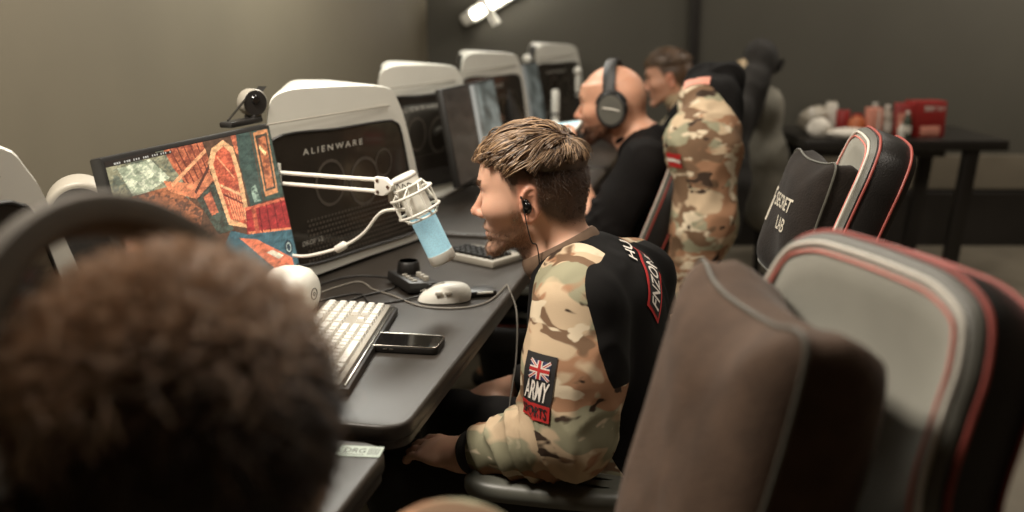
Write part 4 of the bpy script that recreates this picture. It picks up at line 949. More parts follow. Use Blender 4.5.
class Person:
    def __init__(s, name, origin, rz, label, J, fine=.0024, mid=.0045, coarse=.008, s_head=1.05, look=(R(9), 0, 0), skin=(200, 152, 124), beard=0.0, hairc=(70, 50, 36), bald=False, beardc=(96, 66, 44), fade=.022, **kw):
        s.root = tag(empty(name, origin, rz), label, 'person'); s.J = J; s.hs = s_head; s.name = name
        hc = np.array(J['head']); s.R = rotm(*look); s.hc = hc
        ax = []
        for d in range(3):
            lo = min([J[k][d] for k in J]) - .20; hi = max([J[k][d] for k in J]) + .22
            ext = (.15, .105, .17)[d]
            fr = [(hc[d] - ext * (1 if d < 2 else .85), hc[d] + ext * (1.1 if d == 0 else 1), fine)]
            for h in ('wrL', 'wrR'):
                tip = np.array(J[h]) + np.array(J['f' + h[-1]]) * .19
                fr.append((min(J[h][d], tip[d]) - .055, max(J[h][d], tip[d]) + .055, mid))
            ax.append(axis(lo, hi, coarse, fr))
        V = Vol(*ax); s.V = V
        s.g = head(V, s.R, hc, s_head, **kw)
        J_ = {k: np.array(v, float) for k, v in J.items()}
        nb = J_['neck']; ht = hc + s.R @ np.array((-.024, 0, -.035)) * s_head
        V.cone(ht, nb, .050 * s_head, .058 * s_head, .03); V.cone(hc + s.R @ np.array((.012, 0, -.080)) * s_head, nb + np.array((.045, 0, -.005)), .030, .042, .03)
        s.torso(V, 0.0)
        for q in 'LR':
            sh, el, wr = J_['sh' + q], J_['el' + q], J_['wr' + q]
            V.cone(sh, el, .050, .040, .03); m = el + (wr - el) * .35; V.cone(el, m, .041, .040, .02); V.cone(m, wr, .040, .027, .02)
            hand(V, wr, J['f' + q], J['b' + q], 1.0, J.get('s' + q, (1, 0, 0))[0], J.get('c' + q, (.5, 0, 0))[0])
            hp, kn, an = J_['hip' + q], J_['kn' + q], J_['an' + q]
            V.cone(hp, kn, .078, .055, .03); V.cone(kn, an, .052, .036, .03); V.cone(an, an + np.array((.14, 0, -.035)), .036, .03, .02)
        me, pos = V.mesh('body'); smooth_mesh(me, 2, .5)
        P = np.empty(len(me.vertices) * 3, np.float32); me.vertices.foreach_get('co', P); P = P.reshape(-1, 3)
        q = (P - hc) @ s.R / s_head; x, y, z = q.T; ay = np.abs(y)
        on = ss(-np.linalg.norm(q - np.array((.0, 0, -.0)), axis=1), -.20, -.17)
        c = np.tile(npc(*skin), (len(P), 1)); n1 = noise3(P, 60, 2)[:, None]; c = c * (1 + .05 * n1)
        def blend(mask, col): nonlocal c; mask = np.clip(mask, 0, 1)[:, None]; c = c * (1 - mask) + npc(*col) * mask
        red = tuple(int(v * f) for v, f in zip(skin, (.98, .80, .76)))
        blend(.5 * on * np.exp(-((x - .115) ** 2 + y ** 2 + (z + .022) ** 2) / .02 ** 2), red)
        blend(.55 * on * ss(ay, .070, .078) * ss(-np.abs(x + .012), -.03, -.02), red)
        blend(.25 * on * np.exp(-((x - .06) ** 2 + (ay - .05) ** 2 + (z + .02) ** 2) / .03 ** 2), red)
        lip = on * ss(x, .088, .093) * ss(-ay, -.024, -.018) * ss(-np.abs(z + .0575), -.0125, -.0085)
        blend(.65 * lip * (0 if beard > .8 else 1), (168, 106, 92))
        if beard:
            zb = -.036 - .010 * ss(x, .02, .07) - .004 * ss(x, .075, .085) + .0 * x
            bm_ = ss(zb - z, -.004, .016) * ss(x, -.004, .016) * ss(z, -.135, -.112) * (1 - .85 * lip)
            mo = ss(x, .078, .088) * ss(-np.abs(z + .0425), -.010, -.005) * ss(-ay, -.034, -.022)
            sb = ss(x, .004, .010) * ss(-x, -.036, -.026) * ss(z, -.05, -.04) * ss(-z, -.02, .03) * .7 * ss(ay, .05, .06)
            patchy = .75 + .35 * noise3(P, 420, 6)
            mk = np.maximum(np.maximum(bm_, mo * .8), sb) * on
            blend(mk * beard * patchy, beardc); s.beardmask = mk
        blend(.8 * on * ss(x, .080, .086) * ss(-np.abs(ay - .0325), -.014, -.010) * ss(-np.abs(z - .0125 + .25 * np.abs(ay - .0325)), -.0030, -.0012), (52, 38, 32))
        br = on * ss(x, .055, .07) * ss(ay, .008, .016) * ss(-ay, -.056, -.046) * ss(-np.abs(z - .032 - .004 * (ay - .01) / .03), -.0065, -.0035)
        s.brow = br
        blend(.75 * br, tuple(int(v * 1.0) for v in beardc))
        zl = inter(x, HAIRLINE)
        s.scalp = on * ss(z - zl, -.004, .014) * ss(-np.abs(ay - .0), -.0785, -.0765 + .002)
        if not bald: blend(.93 * on * ss(z - zl, -.012, fade) * (1 if fade < .03 else .80 + .20 * ss(z, .0, .05)) * (1 - ss(ay, .0775, .0800) * (z < .035)), hairc)
        else: blend(.30 * on * ss(z - zl, -.006, .03) * ss(-z, -.055, -.02), beardc)
        set_col(me, np.clip(c, 0, 1)); s.P, s.q = P, q
        s.body = link('body', me, M['skin'], s.root)
        for sd in (-1, 1):
            b_ = bmesh.new(); bmesh.ops.create_uvsphere(b_, u_segments=20, v_segments=14, radius=.0125 * s_head)
            em = bpy.data.meshes.new('eye'); b_.to_mesh(em); b_.free(); Q_ = np.array([v.co for v in em.vertices]) / (.0125 * s_head)
            fd = np.array((.93, 0, -.36)); fd /= np.linalg.norm(fd); dt = Q_ @ fd
            ec = np.tile(npc(176, 164, 154), (len(Q_), 1)); ec[dt > .86] = npc(62, 66, 66); ec[dt > .965] = npc(14, 12, 12); set_col(em, ec)
            e = link('eye', em, M['eye'], s.root); e.location = Vector(s.g((.0800, sd * .0325, .0095))); e.rotation_euler = Matrix(s.R.tolist()).to_euler()
    def torso(s, V, t, k=.05):
        J = {a: np.array(b, float) for a, b in s.J.items()}; pv, ch, nb = J['pelvis'], J['chest'], J['neck']; mid = (pv * .55 + ch * .45)
        lean = math.atan2(ch[0] - pv[0], ch[2] - pv[2]); A = rotm(pitch=lean); A2 = rotm(pitch=lean * 1.3)
        V.ell(pv, (.120 + t, .165 + t, .115 + t), k, 'u'); V.ell(mid, (.108 + t, .150 + t, .15 + t), k, 'u', A)
        V.ell(ch, (.112 + t, .168 + t, .165 + t), k, 'u', A2)
        up = (J['shL'] + J['shR']) / 2
        V.ell(up * .55 + nb * .25 + ch * .2 + np.array((-.015, 0, -.01)), (.082 + t, .13 + t, .065 + t), k, 'u', A2)
        for q in 'LR': V.cone(nb + np.array((-.015, 0, -.022)), J['sh' + q] + np.array((0, 0, .002)), .050 + t, .055 + t, k)
    def cloth(s, name, m, sleeve=(.072, .074, .062, .046), end=1.0, t=.014, step=.0075, amp=.004, seam=None, cut_neck=True, upto=None, wr=1.0):
        """shirt: torso plus two sleeves; end is how far the sleeve goes along the fore-arm (0 = elbow, 1 = wrist)"""
        J = {a: np.array(b, float) for a, b in s.J.items()}
        keys = ['shL', 'shR', 'elL', 'elR', 'wrL', 'wrR', 'pelvis', 'chest', 'neck']
        V = Vol(*[axis(min(J[k][d] for k in keys) - .22, max(J[k][d] for k in keys) + .22, step) for d in range(3)])
        s.torso(V, t)
        for q in 'LR':
            sh, el, wr_ = J['sh' + q], J['el' + q], J['wr' + q]
            if upto is not None: el2 = sh + (el - sh) * upto; V.cone(sh, el2, sleeve[0], sleeve[1], .03); continue
            md = sh * .5 + el * .5; V.cone(sh, md, sleeve[0], sleeve[1], .05); V.cone(md, el, sleeve[1], sleeve[1] * .86, .05); e = el + (wr_ - el) * end; V.cone(el, el * .5 + e * .5, sleeve[1] * .82, sleeve[2], .03); V.cone(el * .5 + e * .5, e, sleeve[2], sleeve[3], .02)
        if cut_neck:
            nb = J['neck']; hc = s.hc; up = (hc - nb); up /= np.linalg.norm(up); V.cone(nb + up * .036, nb + up * .14, .066, .09, .008, 'd')
        me, pos = V.mesh(name); smooth_mesh(me, 2, .5)
        n = len(me.vertices); P = np.empty(n * 3, np.float32); me.vertices.foreach_get('co', P); P = P.reshape(-1, 3).astype(float); N = np.empty(n * 3, np.float32); me.vertices.foreach_get('normal', N); N = N.reshape(-1, 3)
        w = np.abs(noise3(P * np.array((1, 1, .55)), 34, 11, 2)); w = 1 - np.clip(w * 2.2, 0, 1); d = amp * (w - .35)
        for q in 'LR':
            el, wr_, sh = J['el' + q], J['wr' + q], J['sh' + q]
            for a, b, f, am in ((sh, el, 45, .7), (el, wr_, 68, 1.35)):
                ab = b - a; L2 = ab @ ab; tt = np.clip((P - a) @ ab / L2, 0, 1); dist = np.linalg.norm(P - a - tt[:, None] * ab, axis=1); near = ss(-dist, -.11, -.075)
                ph = tt * math.sqrt(L2) * f + 3.4 * noise3(P, 17, 4, 2); fold = (1 - np.abs(np.sin(ph))) ** 1.6
                g_ = (ss(tt, .45, 1.0) if b is el else 1 - ss(tt, .8, 1) * .6) * near
                d += wr * am * amp * 1.6 * fold * g_
        P2 = P + N * d[:, None]; me.vertices.foreach_set('co', P2.astype(np.float32).ravel()); me.update()
        if seam is not None: set_val(me, seam(P2), 'seam')
        o = link(name, me, m, s.root); o_bv = BVHTree.FromPolygons([tuple(v) for v in P2], [tuple(p.vertices) for p in me.polygons]); s.bv = o_bv
        return o
    def trousers(s):
        J = {a: np.array(b, float) for a, b in s.J.items()}
        ks = ['hipL', 'hipR', 'knL', 'knR', 'anL', 'anR', 'pelvis']
        V = Vol(*[axis(min(J[k][d] for k in ks) - .2, max(J[k][d] for k in ks) + .2, .011) for d in range(3)])
        V.ell(J['pelvis'] + np.array((0, 0, -.02)), (.135, .178, .115), .05)
        for q in 'LR': V.cone(J['hip' + q], J['kn' + q], .092, .070, .05); V.cone(J['kn' + q], J['an' + q] + np.array((0, 0, .03)), .068, .056, .03)
        me, _ = V.mesh('trousers'); smooth_mesh(me, 2); link('trousers', me, M['trouser'], s.root)
        for q in 'LR':
            V = Vol(*[axis(J['an' + q][d] - .16, J['an' + q][d] + .28, .010) for d in range(3)]); a = J['an' + q]
            V.cone(a + np.array((0, 0, .02)), a + np.array((0, 0, -.03)), .047, .046, .02); V.cone(a + np.array((-.02, 0, -.042)), a + np.array((.15, 0, -.052)), .046, .036, .03); V.ell(a + np.array((.06, 0, -.2)), (.3, .2, .115), .004, 'd')
            me, _ = V.mesh('shoe'); smooth_mesh(me, 2); link('shoe', me, M['shoe'], s.root)
    def ring(s, name, m, c, ax, r, tube, flat_=1.0, n=40, squash=1.0, smooth=True):
        """a collar or cuff: flattened torus round the axis"""
        ax = Vector(ax).normalized(); u = ax.orthogonal().normalized(); v = ax.cross(u); c = Vector(c); vs = []; fs = []
        u = Vector((1, 0, 0)); u = (u - ax * u.dot(ax)).normalized(); v = ax.cross(u)
        for i in range(n):
            a = tau * i / n; rd = u * cos(a) * squash + v * sin(a)
            for k in range(10):
                b = tau * k / 10; vs.append(c + rd * (r + tube * cos(b)) + ax * (tube * flat_ * sin(b)))
        fs = [(i * 10 + k, ((i + 1) % n) * 10 + k, ((i + 1) % n) * 10 + (k + 1) % 10, i * 10 + (k + 1) % 10) for i in range(n) for k in range(10)]
        mb = MB(); mb.add(vs, fs); return mb.build(name, m, s.root)
    def hair_shell(s, thick, m, zmin=-.06, name='hair', line=HAIRLINE, col=(70, 50, 36), yl=.0765):
        """close cap of hair over the scalp; thick(q) gives its thickness in metres"""
        hc, Rm, sc = s.hc, s.R, s.hs
        V = Vol(*[axis(hc[d] - .16, hc[d] + .18, .0045) for d in range(3)])
        def fn(X, Y, Z):
            x, y, z = X - hc[0], Y - hc[1], Z - hc[2]; q = [(Rm[0, i] * x + Rm[1, i] * y + Rm[2, i] * z) / sc for i in range(3)]
            a = [(q[0] + .000) / .0935, q[1] / .0765, (q[2] - .036) / .084]; k0 = np.sqrt(a[0] ** 2 + a[1] ** 2 + a[2] ** 2) + 1e-6; k1 = np.sqrt((a[0] / .0935) ** 2 + (a[1] / .0765) ** 2 + (a[2] / .084) ** 2) + 1e-6
            b = [(q[0] + .040) / .052, q[1] / .066, (q[2] - .010) / .065]; j0 = np.sqrt(b[0] ** 2 + b[1] ** 2 + b[2] ** 2) + 1e-6; j1 = np.sqrt((b[0] / .052) ** 2 + (b[1] / .066) ** 2 + (b[2] / .065) ** 2) + 1e-6
            d = smin(k0 * (k0 - 1) / k1, j0 * (j0 - 1) / j1, .03); zl = np.interp(q[0], *zip(*line))
            return np.maximum(d - thick(q), (zl - q[2]) * .7) * sc
        V.op(fn, hc - .15, hc + .17)
        me, _ = V.mesh(name); smooth_mesh(me, 2, .5); P = np.empty(len(me.vertices) * 3, np.float32); me.vertices.foreach_get('co', P); P = P.reshape(-1, 3)
        set_col(me, npc(*col) * (1 + .25 * noise3(P, 300, 5))[:, None]); return link(name, me, m, s.root)
    def on_skull(s, d, h):
        """unit directions (in skull space) and heights in metres -> local points"""
        r = np.array((.0935, .0765, .084)); p = d * (r + np.asarray(h)[..., None]) + np.array((.0, 0, .036)); return s.hc + (p * s.hs) @ s.R.T
def conform(bv, origin, u, v, n, w, h, off):
    origin, u, v, n = [Vector(a) for a in (origin, u, v, n)]
    n.normalize(); u = (Vector(u) - n * Vector(u).dot(n)).normalized(); v = (v - n * v.dot(n)); v = (v - u * v.dot(u)).normalized()
    def fn(a, b, o=off):
        p = origin + u * a * w + v * b * h; hit = bv.ray_cast(p + n * .12, -n, .4)
        return (hit[0] + hit[1] * o if hit[0] is not None else p) + n * .0
    return fn
def patch_obj(name, m, parent, shape, rect, fn, off): mb = MB(); flat(mb, shape, *rect, lambda a, b: fn(a, b, off)); return mb.build(name, m, parent, angle=80)
# ---- the young man in the middle
HC = (0.012, 0, 1.005)
J1_ = dict(head=HC, neck=(-.058, 0, .886), chest=(-.118, 0, .745), pelvis=(-.165, 0, .500), shL=(-.125, .176, .845), shR=(-.140, -.180, .815), elL=(-.135, .252, .660), elR=(-.115, -.255, .640),
    wrL=(.085, .200, .562), wrR=(.150, -.185, .530), fL=(.86, -.34, -.10), fR=(.93, .25, -.18), bL=(.1, .25, 1), bR=(.1, -.2, 1), sL=(-1, 0, 0), sR=(1, 0, 0), cL=(.45, 0, 0), cR=(.45, 0, 0),
    hipL=(-.17, .095, .475), hipR=(-.17, -.095, .475), knL=(.24, .135, .465), knR=(.24, -.135, .465), anL=(.20, .135, .085), anR=(.20, -.135, .085))
p1 = Person('person', (.055, 1.82, 0), wdir(20), 'man with earphones in camouflage sleeves and black jersey, looking left at the microphone', J1_, fine=.0023, s_head=1.008, look=(R(5.5), R(5), 0), beard=.55, beardc=(92, 64, 42), hairc=(62, 44, 31), skin=(208, 163, 138), fade=.020)
SEAM = lambda P: np.minimum(np.abs(P[:, 1]) - (.052 + np.minimum(.950 - P[:, 2], .18) * .60), P[:, 0] + .150 + (.90 - P[:, 2]) * .40 + np.clip(.75 - P[:, 2], 0, 1) * 2.5)
p1.cloth('jersey', M['camo'], sleeve=(.066, .078, .056, .047), end=.70, amp=.0046, seam=SEAM, step=.006)
bv1 = p1.bv
el, wr = np.array(J1_['elL']), np.array(J1_['wrL']); d_ = wr - el
p1.ring('cuff', M['rib'], el + d_ * .845, d_, .035, .007, 2.4)
el, wr = np.array(J1_['elR']), np.array(J1_['wrR']); p1.ring('cuff', M['rib'], el + (wr - el) * .80, wr - el, .039, .007, 2.4)
p1.ring('collar', M['tan_rib'], (-.040, 0, .903), (.48, 0, .87), .064, .0085, 2.4, squash=1.10)
p1.trousers()
# sleeve patch: flag over the word, red strip below
fn = conform(bv1, (-.098, .26, .748), (-1, 0, -.03), (-.10, 0, 1), (.12, 1, .10), .060, .104, .0012)
pt = patch_obj('sleeve_patch', M['patch'], p1.root, gridshape(8, 12), (-.5, -.5, .5, .5), fn, .0022)
patch_obj('red_strip', M['patch_red'], pt, gridshape(8, 3), (-.5, -.5, .5, -.245), fn, .0030)
patch_obj('lettering', M['patch_white'], pt, text_mesh('ARMY', .02, shear=.15), (-.42, -.20, .40, .10), fn, .0036)
patch_obj('strip_lettering', M['patch'], pt, text_mesh('SPORTS', .02), (-.46, -.455, .42, -.285), fn, .0040)
fl = (-.30, .13, .34, .40)
patch_obj('flag_field', M['patch_blue'], pt, gridshape(6, 4), fl, fn, .0030)
def barshape(x0, y0, x1, y1, w, asp=1.35):
    dx, dy = (x1 - x0) * asp, y1 - y0; L_ = math.hypot(dx, dy); nx, ny = -dy / L_ * w / asp, dx / L_ * w; n = 8; vs = []
    for i in range(n + 1): t = i / n; vs += [(x0 + (x1 - x0) * t + nx, y0 + (y1 - y0) * t + ny), (x0 + (x1 - x0) * t - nx, y0 + (y1 - y0) * t - ny)]
    return vs, [(2 * i, 2 * i + 1, 2 * i + 3, 2 * i + 2) for i in range(n)]
for nm, m, bars, of in (('flag_saltire', 'patch_white', [(-.5, -.5, .5, .5, .085), (-.5, .5, .5, -.5, .085)], .0034), ('flag_red_saltire', 'patch_red', [(-.5, -.5, .5, .5, .03), (-.5, .5, .5, -.5, .03)], .0037),
                        ('flag_white_cross', 'patch_white', [(-.5, 0, .5, 0, .17), (0, -.5, 0, .5, .17)], .0040), ('flag_red_cross', 'patch_red', [(-.5, 0, .5, 0, .095), (0, -.5, 0, .5, .095)], .0043)):
    mb = MB()
    for b in bars: flat(mb, barshape(*b), *fl, lambda a, b_: fn(a, b_, of))
    mb.build(nm, M[m], pt, angle=80)
# badge on the back
fb = conform(bv1, (-.209, -.005, .868), (.40, -.82, .42), (.66, 0, .75), (-.76, .0, .65), .165, .050, .0012)
bd = patch_obj('back_badge', M['patch_red'], p1.root, gridshape(16, 8), (-.5, -.5, .5, .5), fb, .0022)
patch_obj('badge_field', M['patch'], bd, gridshape(16, 8), (-.46, -.38, .46, .38), fb, .0030)
patch_obj('badge_lettering', M['patch_white'], bd, text_mesh('FNZONE', .015), (-.42, -.27, .42, .27), fb, .0040)
patch_obj('back_lettering', M['patch_white'], p1.root, text_mesh('HU', .02), (.10, .72, .46, 1.12), fb, .0032)

# hair: clipped sides, longer top combed forward from the crown
def comb(P, n, crown, L_ang, col_fn, hfun, rad, keep, bias=(0, 0, 0), K=9, seed=1, spread=.25, name='hair_strands', mat_=None, rootfn=None):
    g = np.random.default_rng(seed); crown = np.array(crown, float); crown /= np.linalg.norm(crown); out = []; cols = []; rr = []
    CC = g.normal(size=(1500, 3)); CC /= np.linalg.norm(CC, axis=1, keepdims=True); CN = g.normal(size=(1500, 3)); CT = g.normal(size=1500); CL = g.uniform(.55, 1.2, 1500); CK = g.uniform(.75, 1.2, 1500)
    while len(out) < n:
        d = g.normal(size=(n * 2, 3)); d /= np.linalg.norm(d, axis=1, keepdims=True); d = d[rootfn(d)]
        for q in d:
            if len(out) >= n: break
            ci = int(np.argmax(CC @ q))
            t = q - crown + np.array(bias) * ss(q[0], -.65, .0) + (CN[ci] * .8 + g.normal(size=3) * .25) * spread * .5; t -= q * (t @ q); ln = np.linalg.norm(t)
            if ln < 1e-3: continue
            t /= ln; A = L_ang * CL[ci] * g.uniform(.85, 1.1); lift = CK[ci] * g.uniform(.8, 1.15); u = np.linspace(0, 1, K)
            tw = (CT[ci] + .3 * g.normal()) * spread * .45; side = np.cross(q, t)
            ang = A * u; q0 = q[None] * (1 - .6 * u[:, None]) + CC[ci][None] * .6 * u[:, None]; q0 = q0 / np.linalg.norm(q0, axis=1, keepdims=True)
            D = q0 * np.cos(ang)[:, None] + (t[None] * np.cos(tw * u)[:, None] + side[None] * np.sin(tw * u)[:, None]) * np.sin(ang)[:, None]
            D /= np.linalg.norm(D, axis=1, keepdims=True); h = hfun(D, u) * lift
            k = keep(D)
            if not k[0]: continue
            e = int(np.argmin(k)) if not k.all() else K
            if e < 3: continue
            if e < K:                                        # stop the lock at the edge of the hair
                uu = np.linspace(0, e - 1, K); D = np.stack([np.interp(uu, np.arange(K), D[:, j]) for j in range(3)], 1); D /= np.linalg.norm(D, axis=1, keepdims=True); h = np.interp(uu, np.arange(K), h)
            out.append(P.on_skull(D, h)); cols.append(col_fn(q, g) * (.75 + .5 * CK[ci] - .45)); rr.append(rad * g.uniform(.6, 1.3) * np.array([.75, .95, 1, 1, .95, .85, .7, .45, .12])[:K])
    return strands(name, np.array(out), np.array(rr), np.array(cols), mat_ or M['hairs'], P.root)
def blond(q, g): k = g.uniform() ** 1.4; return npc(74, 54, 40) * (1 - k) + npc(188, 153, 116) * k
zof = lambda D: D[..., 2] * .084 + .036
xof = lambda D: D[..., 0] * .0935
edge1 = lambda D: zof(D) > np.interp(xof(D), (-.12, -.08, -.03, .02, .055, .07, .12), (.060, .060, .056, .055, .064, .074, .080)) + .007 * np.sin(D[..., 1] * 17 + 1) * np.sin(D[..., 0] * 13 + D[..., 1] * 31) + .004 * np.sin(D[..., 1] * 57)
p1.hair_shell(lambda q: -.003 + .0165 * ss(q[2] - np.interp(q[0], (-.12, -.06, 0, .05, .075, .12), (.040, .046, .052, .066, .080, .10)), -.006, .03), M['hairs'], col=(72, 51, 35), line=[(-.12, .034), (-.06, .040), (.0, .046), (.05, .060), (.075, .076), (.12, .10)])
comb(p1, 5200, (-.62, .0, .78), .90, blond, lambda D, u: .0045 + .0145 * np.sin(np.clip(u * .80 + .14, 0, 1) * pi), .00100, edge1, bias=(.38, 0, 0), seed=3, spread=.24, rootfn=lambda d: (d[:, 2] * .084 + .036 > .070) & (d[:, 0] > -.80))
comb(p1, 420, (-.62, .0, .78), .45, blond, lambda D, u: .008 + .014 * np.sin(np.clip(u * .85 + .15, 0, 1) * pi), .0010, lambda D: zof(D) > .064, bias=(.5, 0, 0), seed=5, spread=.25, name='fringe_strands', rootfn=lambda d: (d[:, 0] > .38) & (d[:, 2] > .42))
# short beard stubble
def stubble(P, n, seed, col, ln=.005, rad=.00035):
    me = P.body.data; N = np.empty(len(me.vertices) * 3, np.float32); me.vertices.foreach_get('normal', N); N = N.reshape(-1, 3); idx = np.flatnonzero(P.beardmask > .45); g = np.random.default_rng(seed); k = g.choice(idx, n)
    p0 = P.P[k] + g.normal(size=(n, 3)) * .001; d = N[k] * .8 + np.array((.25, 0, -.75)) + g.normal(size=(n, 3)) * .25; d /= np.linalg.norm(d, axis=1, keepdims=True); l_ = ln * g.uniform(.5, 1.2, (n, 1, 1))
    pts = p0[:, None] + d[:, None] * l_ * np.linspace(-.1, 1, 4)[None, :, None]; c = np.array([npc(*col) * g.uniform(.6, 1.5) for _ in range(n)])
    strands('beard', pts, np.tile(np.array([1, .9, .7, .2]) * rad, (n, 1)), c, M['hairs'], P.root)
stubble(p1, 2200, 4, (104, 74, 48))
def eyebrows(P, n, seed, col):
    me = P.body.data; N = np.empty(len(me.vertices) * 3, np.float32); me.vertices.foreach_get('normal', N); N = N.reshape(-1, 3); g = np.random.default_rng(seed)
    for sd in (-1, 1):
        idx = np.flatnonzero((P.brow > .25) & (P.q[:, 1] * sd > 0)); k = g.choice(idx, n); out = np.array((-.45, sd * .8, .25)) @ P.R.T
        d = N[k] * .45 + out + g.normal(size=(n, 3)) * .15; d /= np.linalg.norm(d, axis=1, keepdims=True)
        pts = P.P[k][:, None] + d[:, None] * (.0055 * g.uniform(.6, 1.1, (n, 1, 1))) * np.linspace(-.1, 1, 4)[None, :, None]
        strands('eyebrow', pts, np.tile(np.array([1, .9, .7, .2]) * .0003, (n, 1)), np.array([npc(*col) * g.uniform(.8, 1.7) for _ in range(n)]), M['hairs'], P.root)
eyebrows(p1, 210, 21, (84, 58, 40))
def clipped(P, n, seed, col, ln=.004, rad=.0005):
    me = P.body.data; N = np.empty(len(me.vertices) * 3, np.float32); me.vertices.foreach_get('normal', N); N = N.reshape(-1, 3); zl = inter(P.q[:, 0], HAIRLINE); z_ = P.q[:, 2]
    idx = np.flatnonzero((z_ > zl + .004) & (z_ < .075) & (np.abs(P.q[:, 1]) < .0775) & (np.linalg.norm(P.q, axis=1) < .14)); g = np.random.default_rng(seed); k = g.choice(idx, n); k = k[g.uniform(size=n) < ss(z_[k] - zl[k], -.002, .03)]; n = len(k)
    p0 = P.P[k] + g.normal(size=(n, 3)) * .001; d = N[k] * .55 + np.array((-.35, 0, -.75)) + g.normal(size=(n, 3)) * .2; d /= np.linalg.norm(d, axis=1, keepdims=True); l_ = (ln * g.uniform(.5, 1.2, n) * (.5 + 1.2 * ss(z_[k], .0, .06)))[:, None, None]
    pts = p0[:, None] + d[:, None] * l_ * np.linspace(-.1, 1, 4)[None, :, None]; c = np.array([npc(*col) * g.uniform(.5, 1.6) for _ in range(n)])
    strands('clipped_hair', pts, np.tile(np.array([1, .9, .7, .2]) * rad, (n, 1)), c, M['hairs'], P.root)
clipped(p1, 5200, 14, (72, 52, 38), ln=.0055)

# earphone and its cable
Mw1 = Matrix.Translation(p1.root.location) @ Matrix.Rotation(p1.root.rotation_euler[2], 4, 'Z')
ea = Vector(p1.g((-.004, .083, -.006)))
ep = tag(empty('earphone', Mw1 @ ea, p1.root.rotation_euler[2]), 'black in-ear earphone with cable in the young man\'s left ear', 'earphone')
mb = MB(); mb.sphere((0, .0, 0), (.0095, .007, .0115), 12); mb.sphere((.004, -.001, .009), (.007, .006, .007), 10); mb.build('shell', M['black_gloss'], ep)
mb = MB(); mb.tube([(-.003, .0062, -.001), (.003, .0066, .001)], .0013, 6); mb.build('mark', M['chrome'], ep)
lo = lambda p: Vector(p) - ea
pts = [ea + Vector((.006, .003, .010)), ea + Vector((.010, .005, .017)), Vector(p1.g((.002, .090, .012))), Vector(p1.g((-.002, .089, -.030))), Vector(p1.g((-.006, .080, -.068))), Vector((-.016, .075, .93)), Vector((-.020, .072, .895)), Vector((-.012, .060, .865))]
mb = MB(); mb.tube([lo(p) for p in spline([(a.x, a.y, a.z) for a in pts], 8)], .0013, 6); mb.build('cord', M['cable'], ep)
cable('earphone_lead', [Vector(q) for q in [tuple(W(-.02, .80, .7425)), tuple(W(-.006, .76, .742)), tuple(W(.0165, .73, .70)), tuple(W(.030, .66, .62)), tuple(W(.045, .52, .56)), tuple(W(.07, .45, .545)), tuple(W(.11, .40, .565)), tuple(W(.13, .36, .60))]], .0016, M['cable_grey'], 'thin grey lead hanging over the desk edge in front of the young man')
cable('desk_lead', [W(-.42, .60, z), W(-.36, .75, z), W(-.30, .70, z), W(-.24, .66, z), W(-.16, .60, z), W(-.08, .60, z), W(-.03, .66, z), W(-.02, .80, z)], .0018, M['cable_grey'], 'thin grey lead lying across the desk in front of the white mouse')

# ---- the bald man wearing headphones
J2_ = dict(head=(0, 0, 1.045), neck=(-.085, 0, .945), chest=(-.115, 0, .775), pelvis=(-.005, 0, .510), shL=(-.125, .185, .890), shR=(-.125, -.185, .890), elL=(.0, .255, .665), elR=(.02, -.24, .650),
    wrL=(.105, .135, .870), wrR=(.20, -.14, .640), fL=(.55, -.25, .80), fR=(.9, .35, 0), bL=(.55, .65, -.45), bR=(.0, -.25, 1), sL=(-1, 0, 0), sR=(1, 0, 0), cL=(1.0, 0, 0), cR=(.4, 0, 0),
    hipL=(.0, .095, .475), hipR=(.0, -.095, .475), knL=(.38, .135, .475), knR=(.36, -.135, .475), anL=(.34, .135, .085), anR=(.34, -.135, .085))
p2 = Person('person', (.325, 3.19, 0), wdir(15), 'bald bearded man in a black t-shirt wearing black headphones', J2_, fine=.0038, mid=.005, coarse=.011, s_head=1.05, look=(R(6), R(-2), 0), beard=.92, beardc=(96, 62, 42), bald=True, skin=(204, 152, 124), nose=1.12)
p2.cloth('shirt', M['tee'], sleeve=(.074, .072, .06, .05), amp=.0045, step=.009, upto=.98)
p2.ring('collar', M['tee'], (-.070, 0, .958), (.38, 0, .92), .062, .006, 1.8, squash=1.1); p2.trousers(); stubble(p2, 1200, 9, (92, 60, 40), ln=.009, rad=.0007)
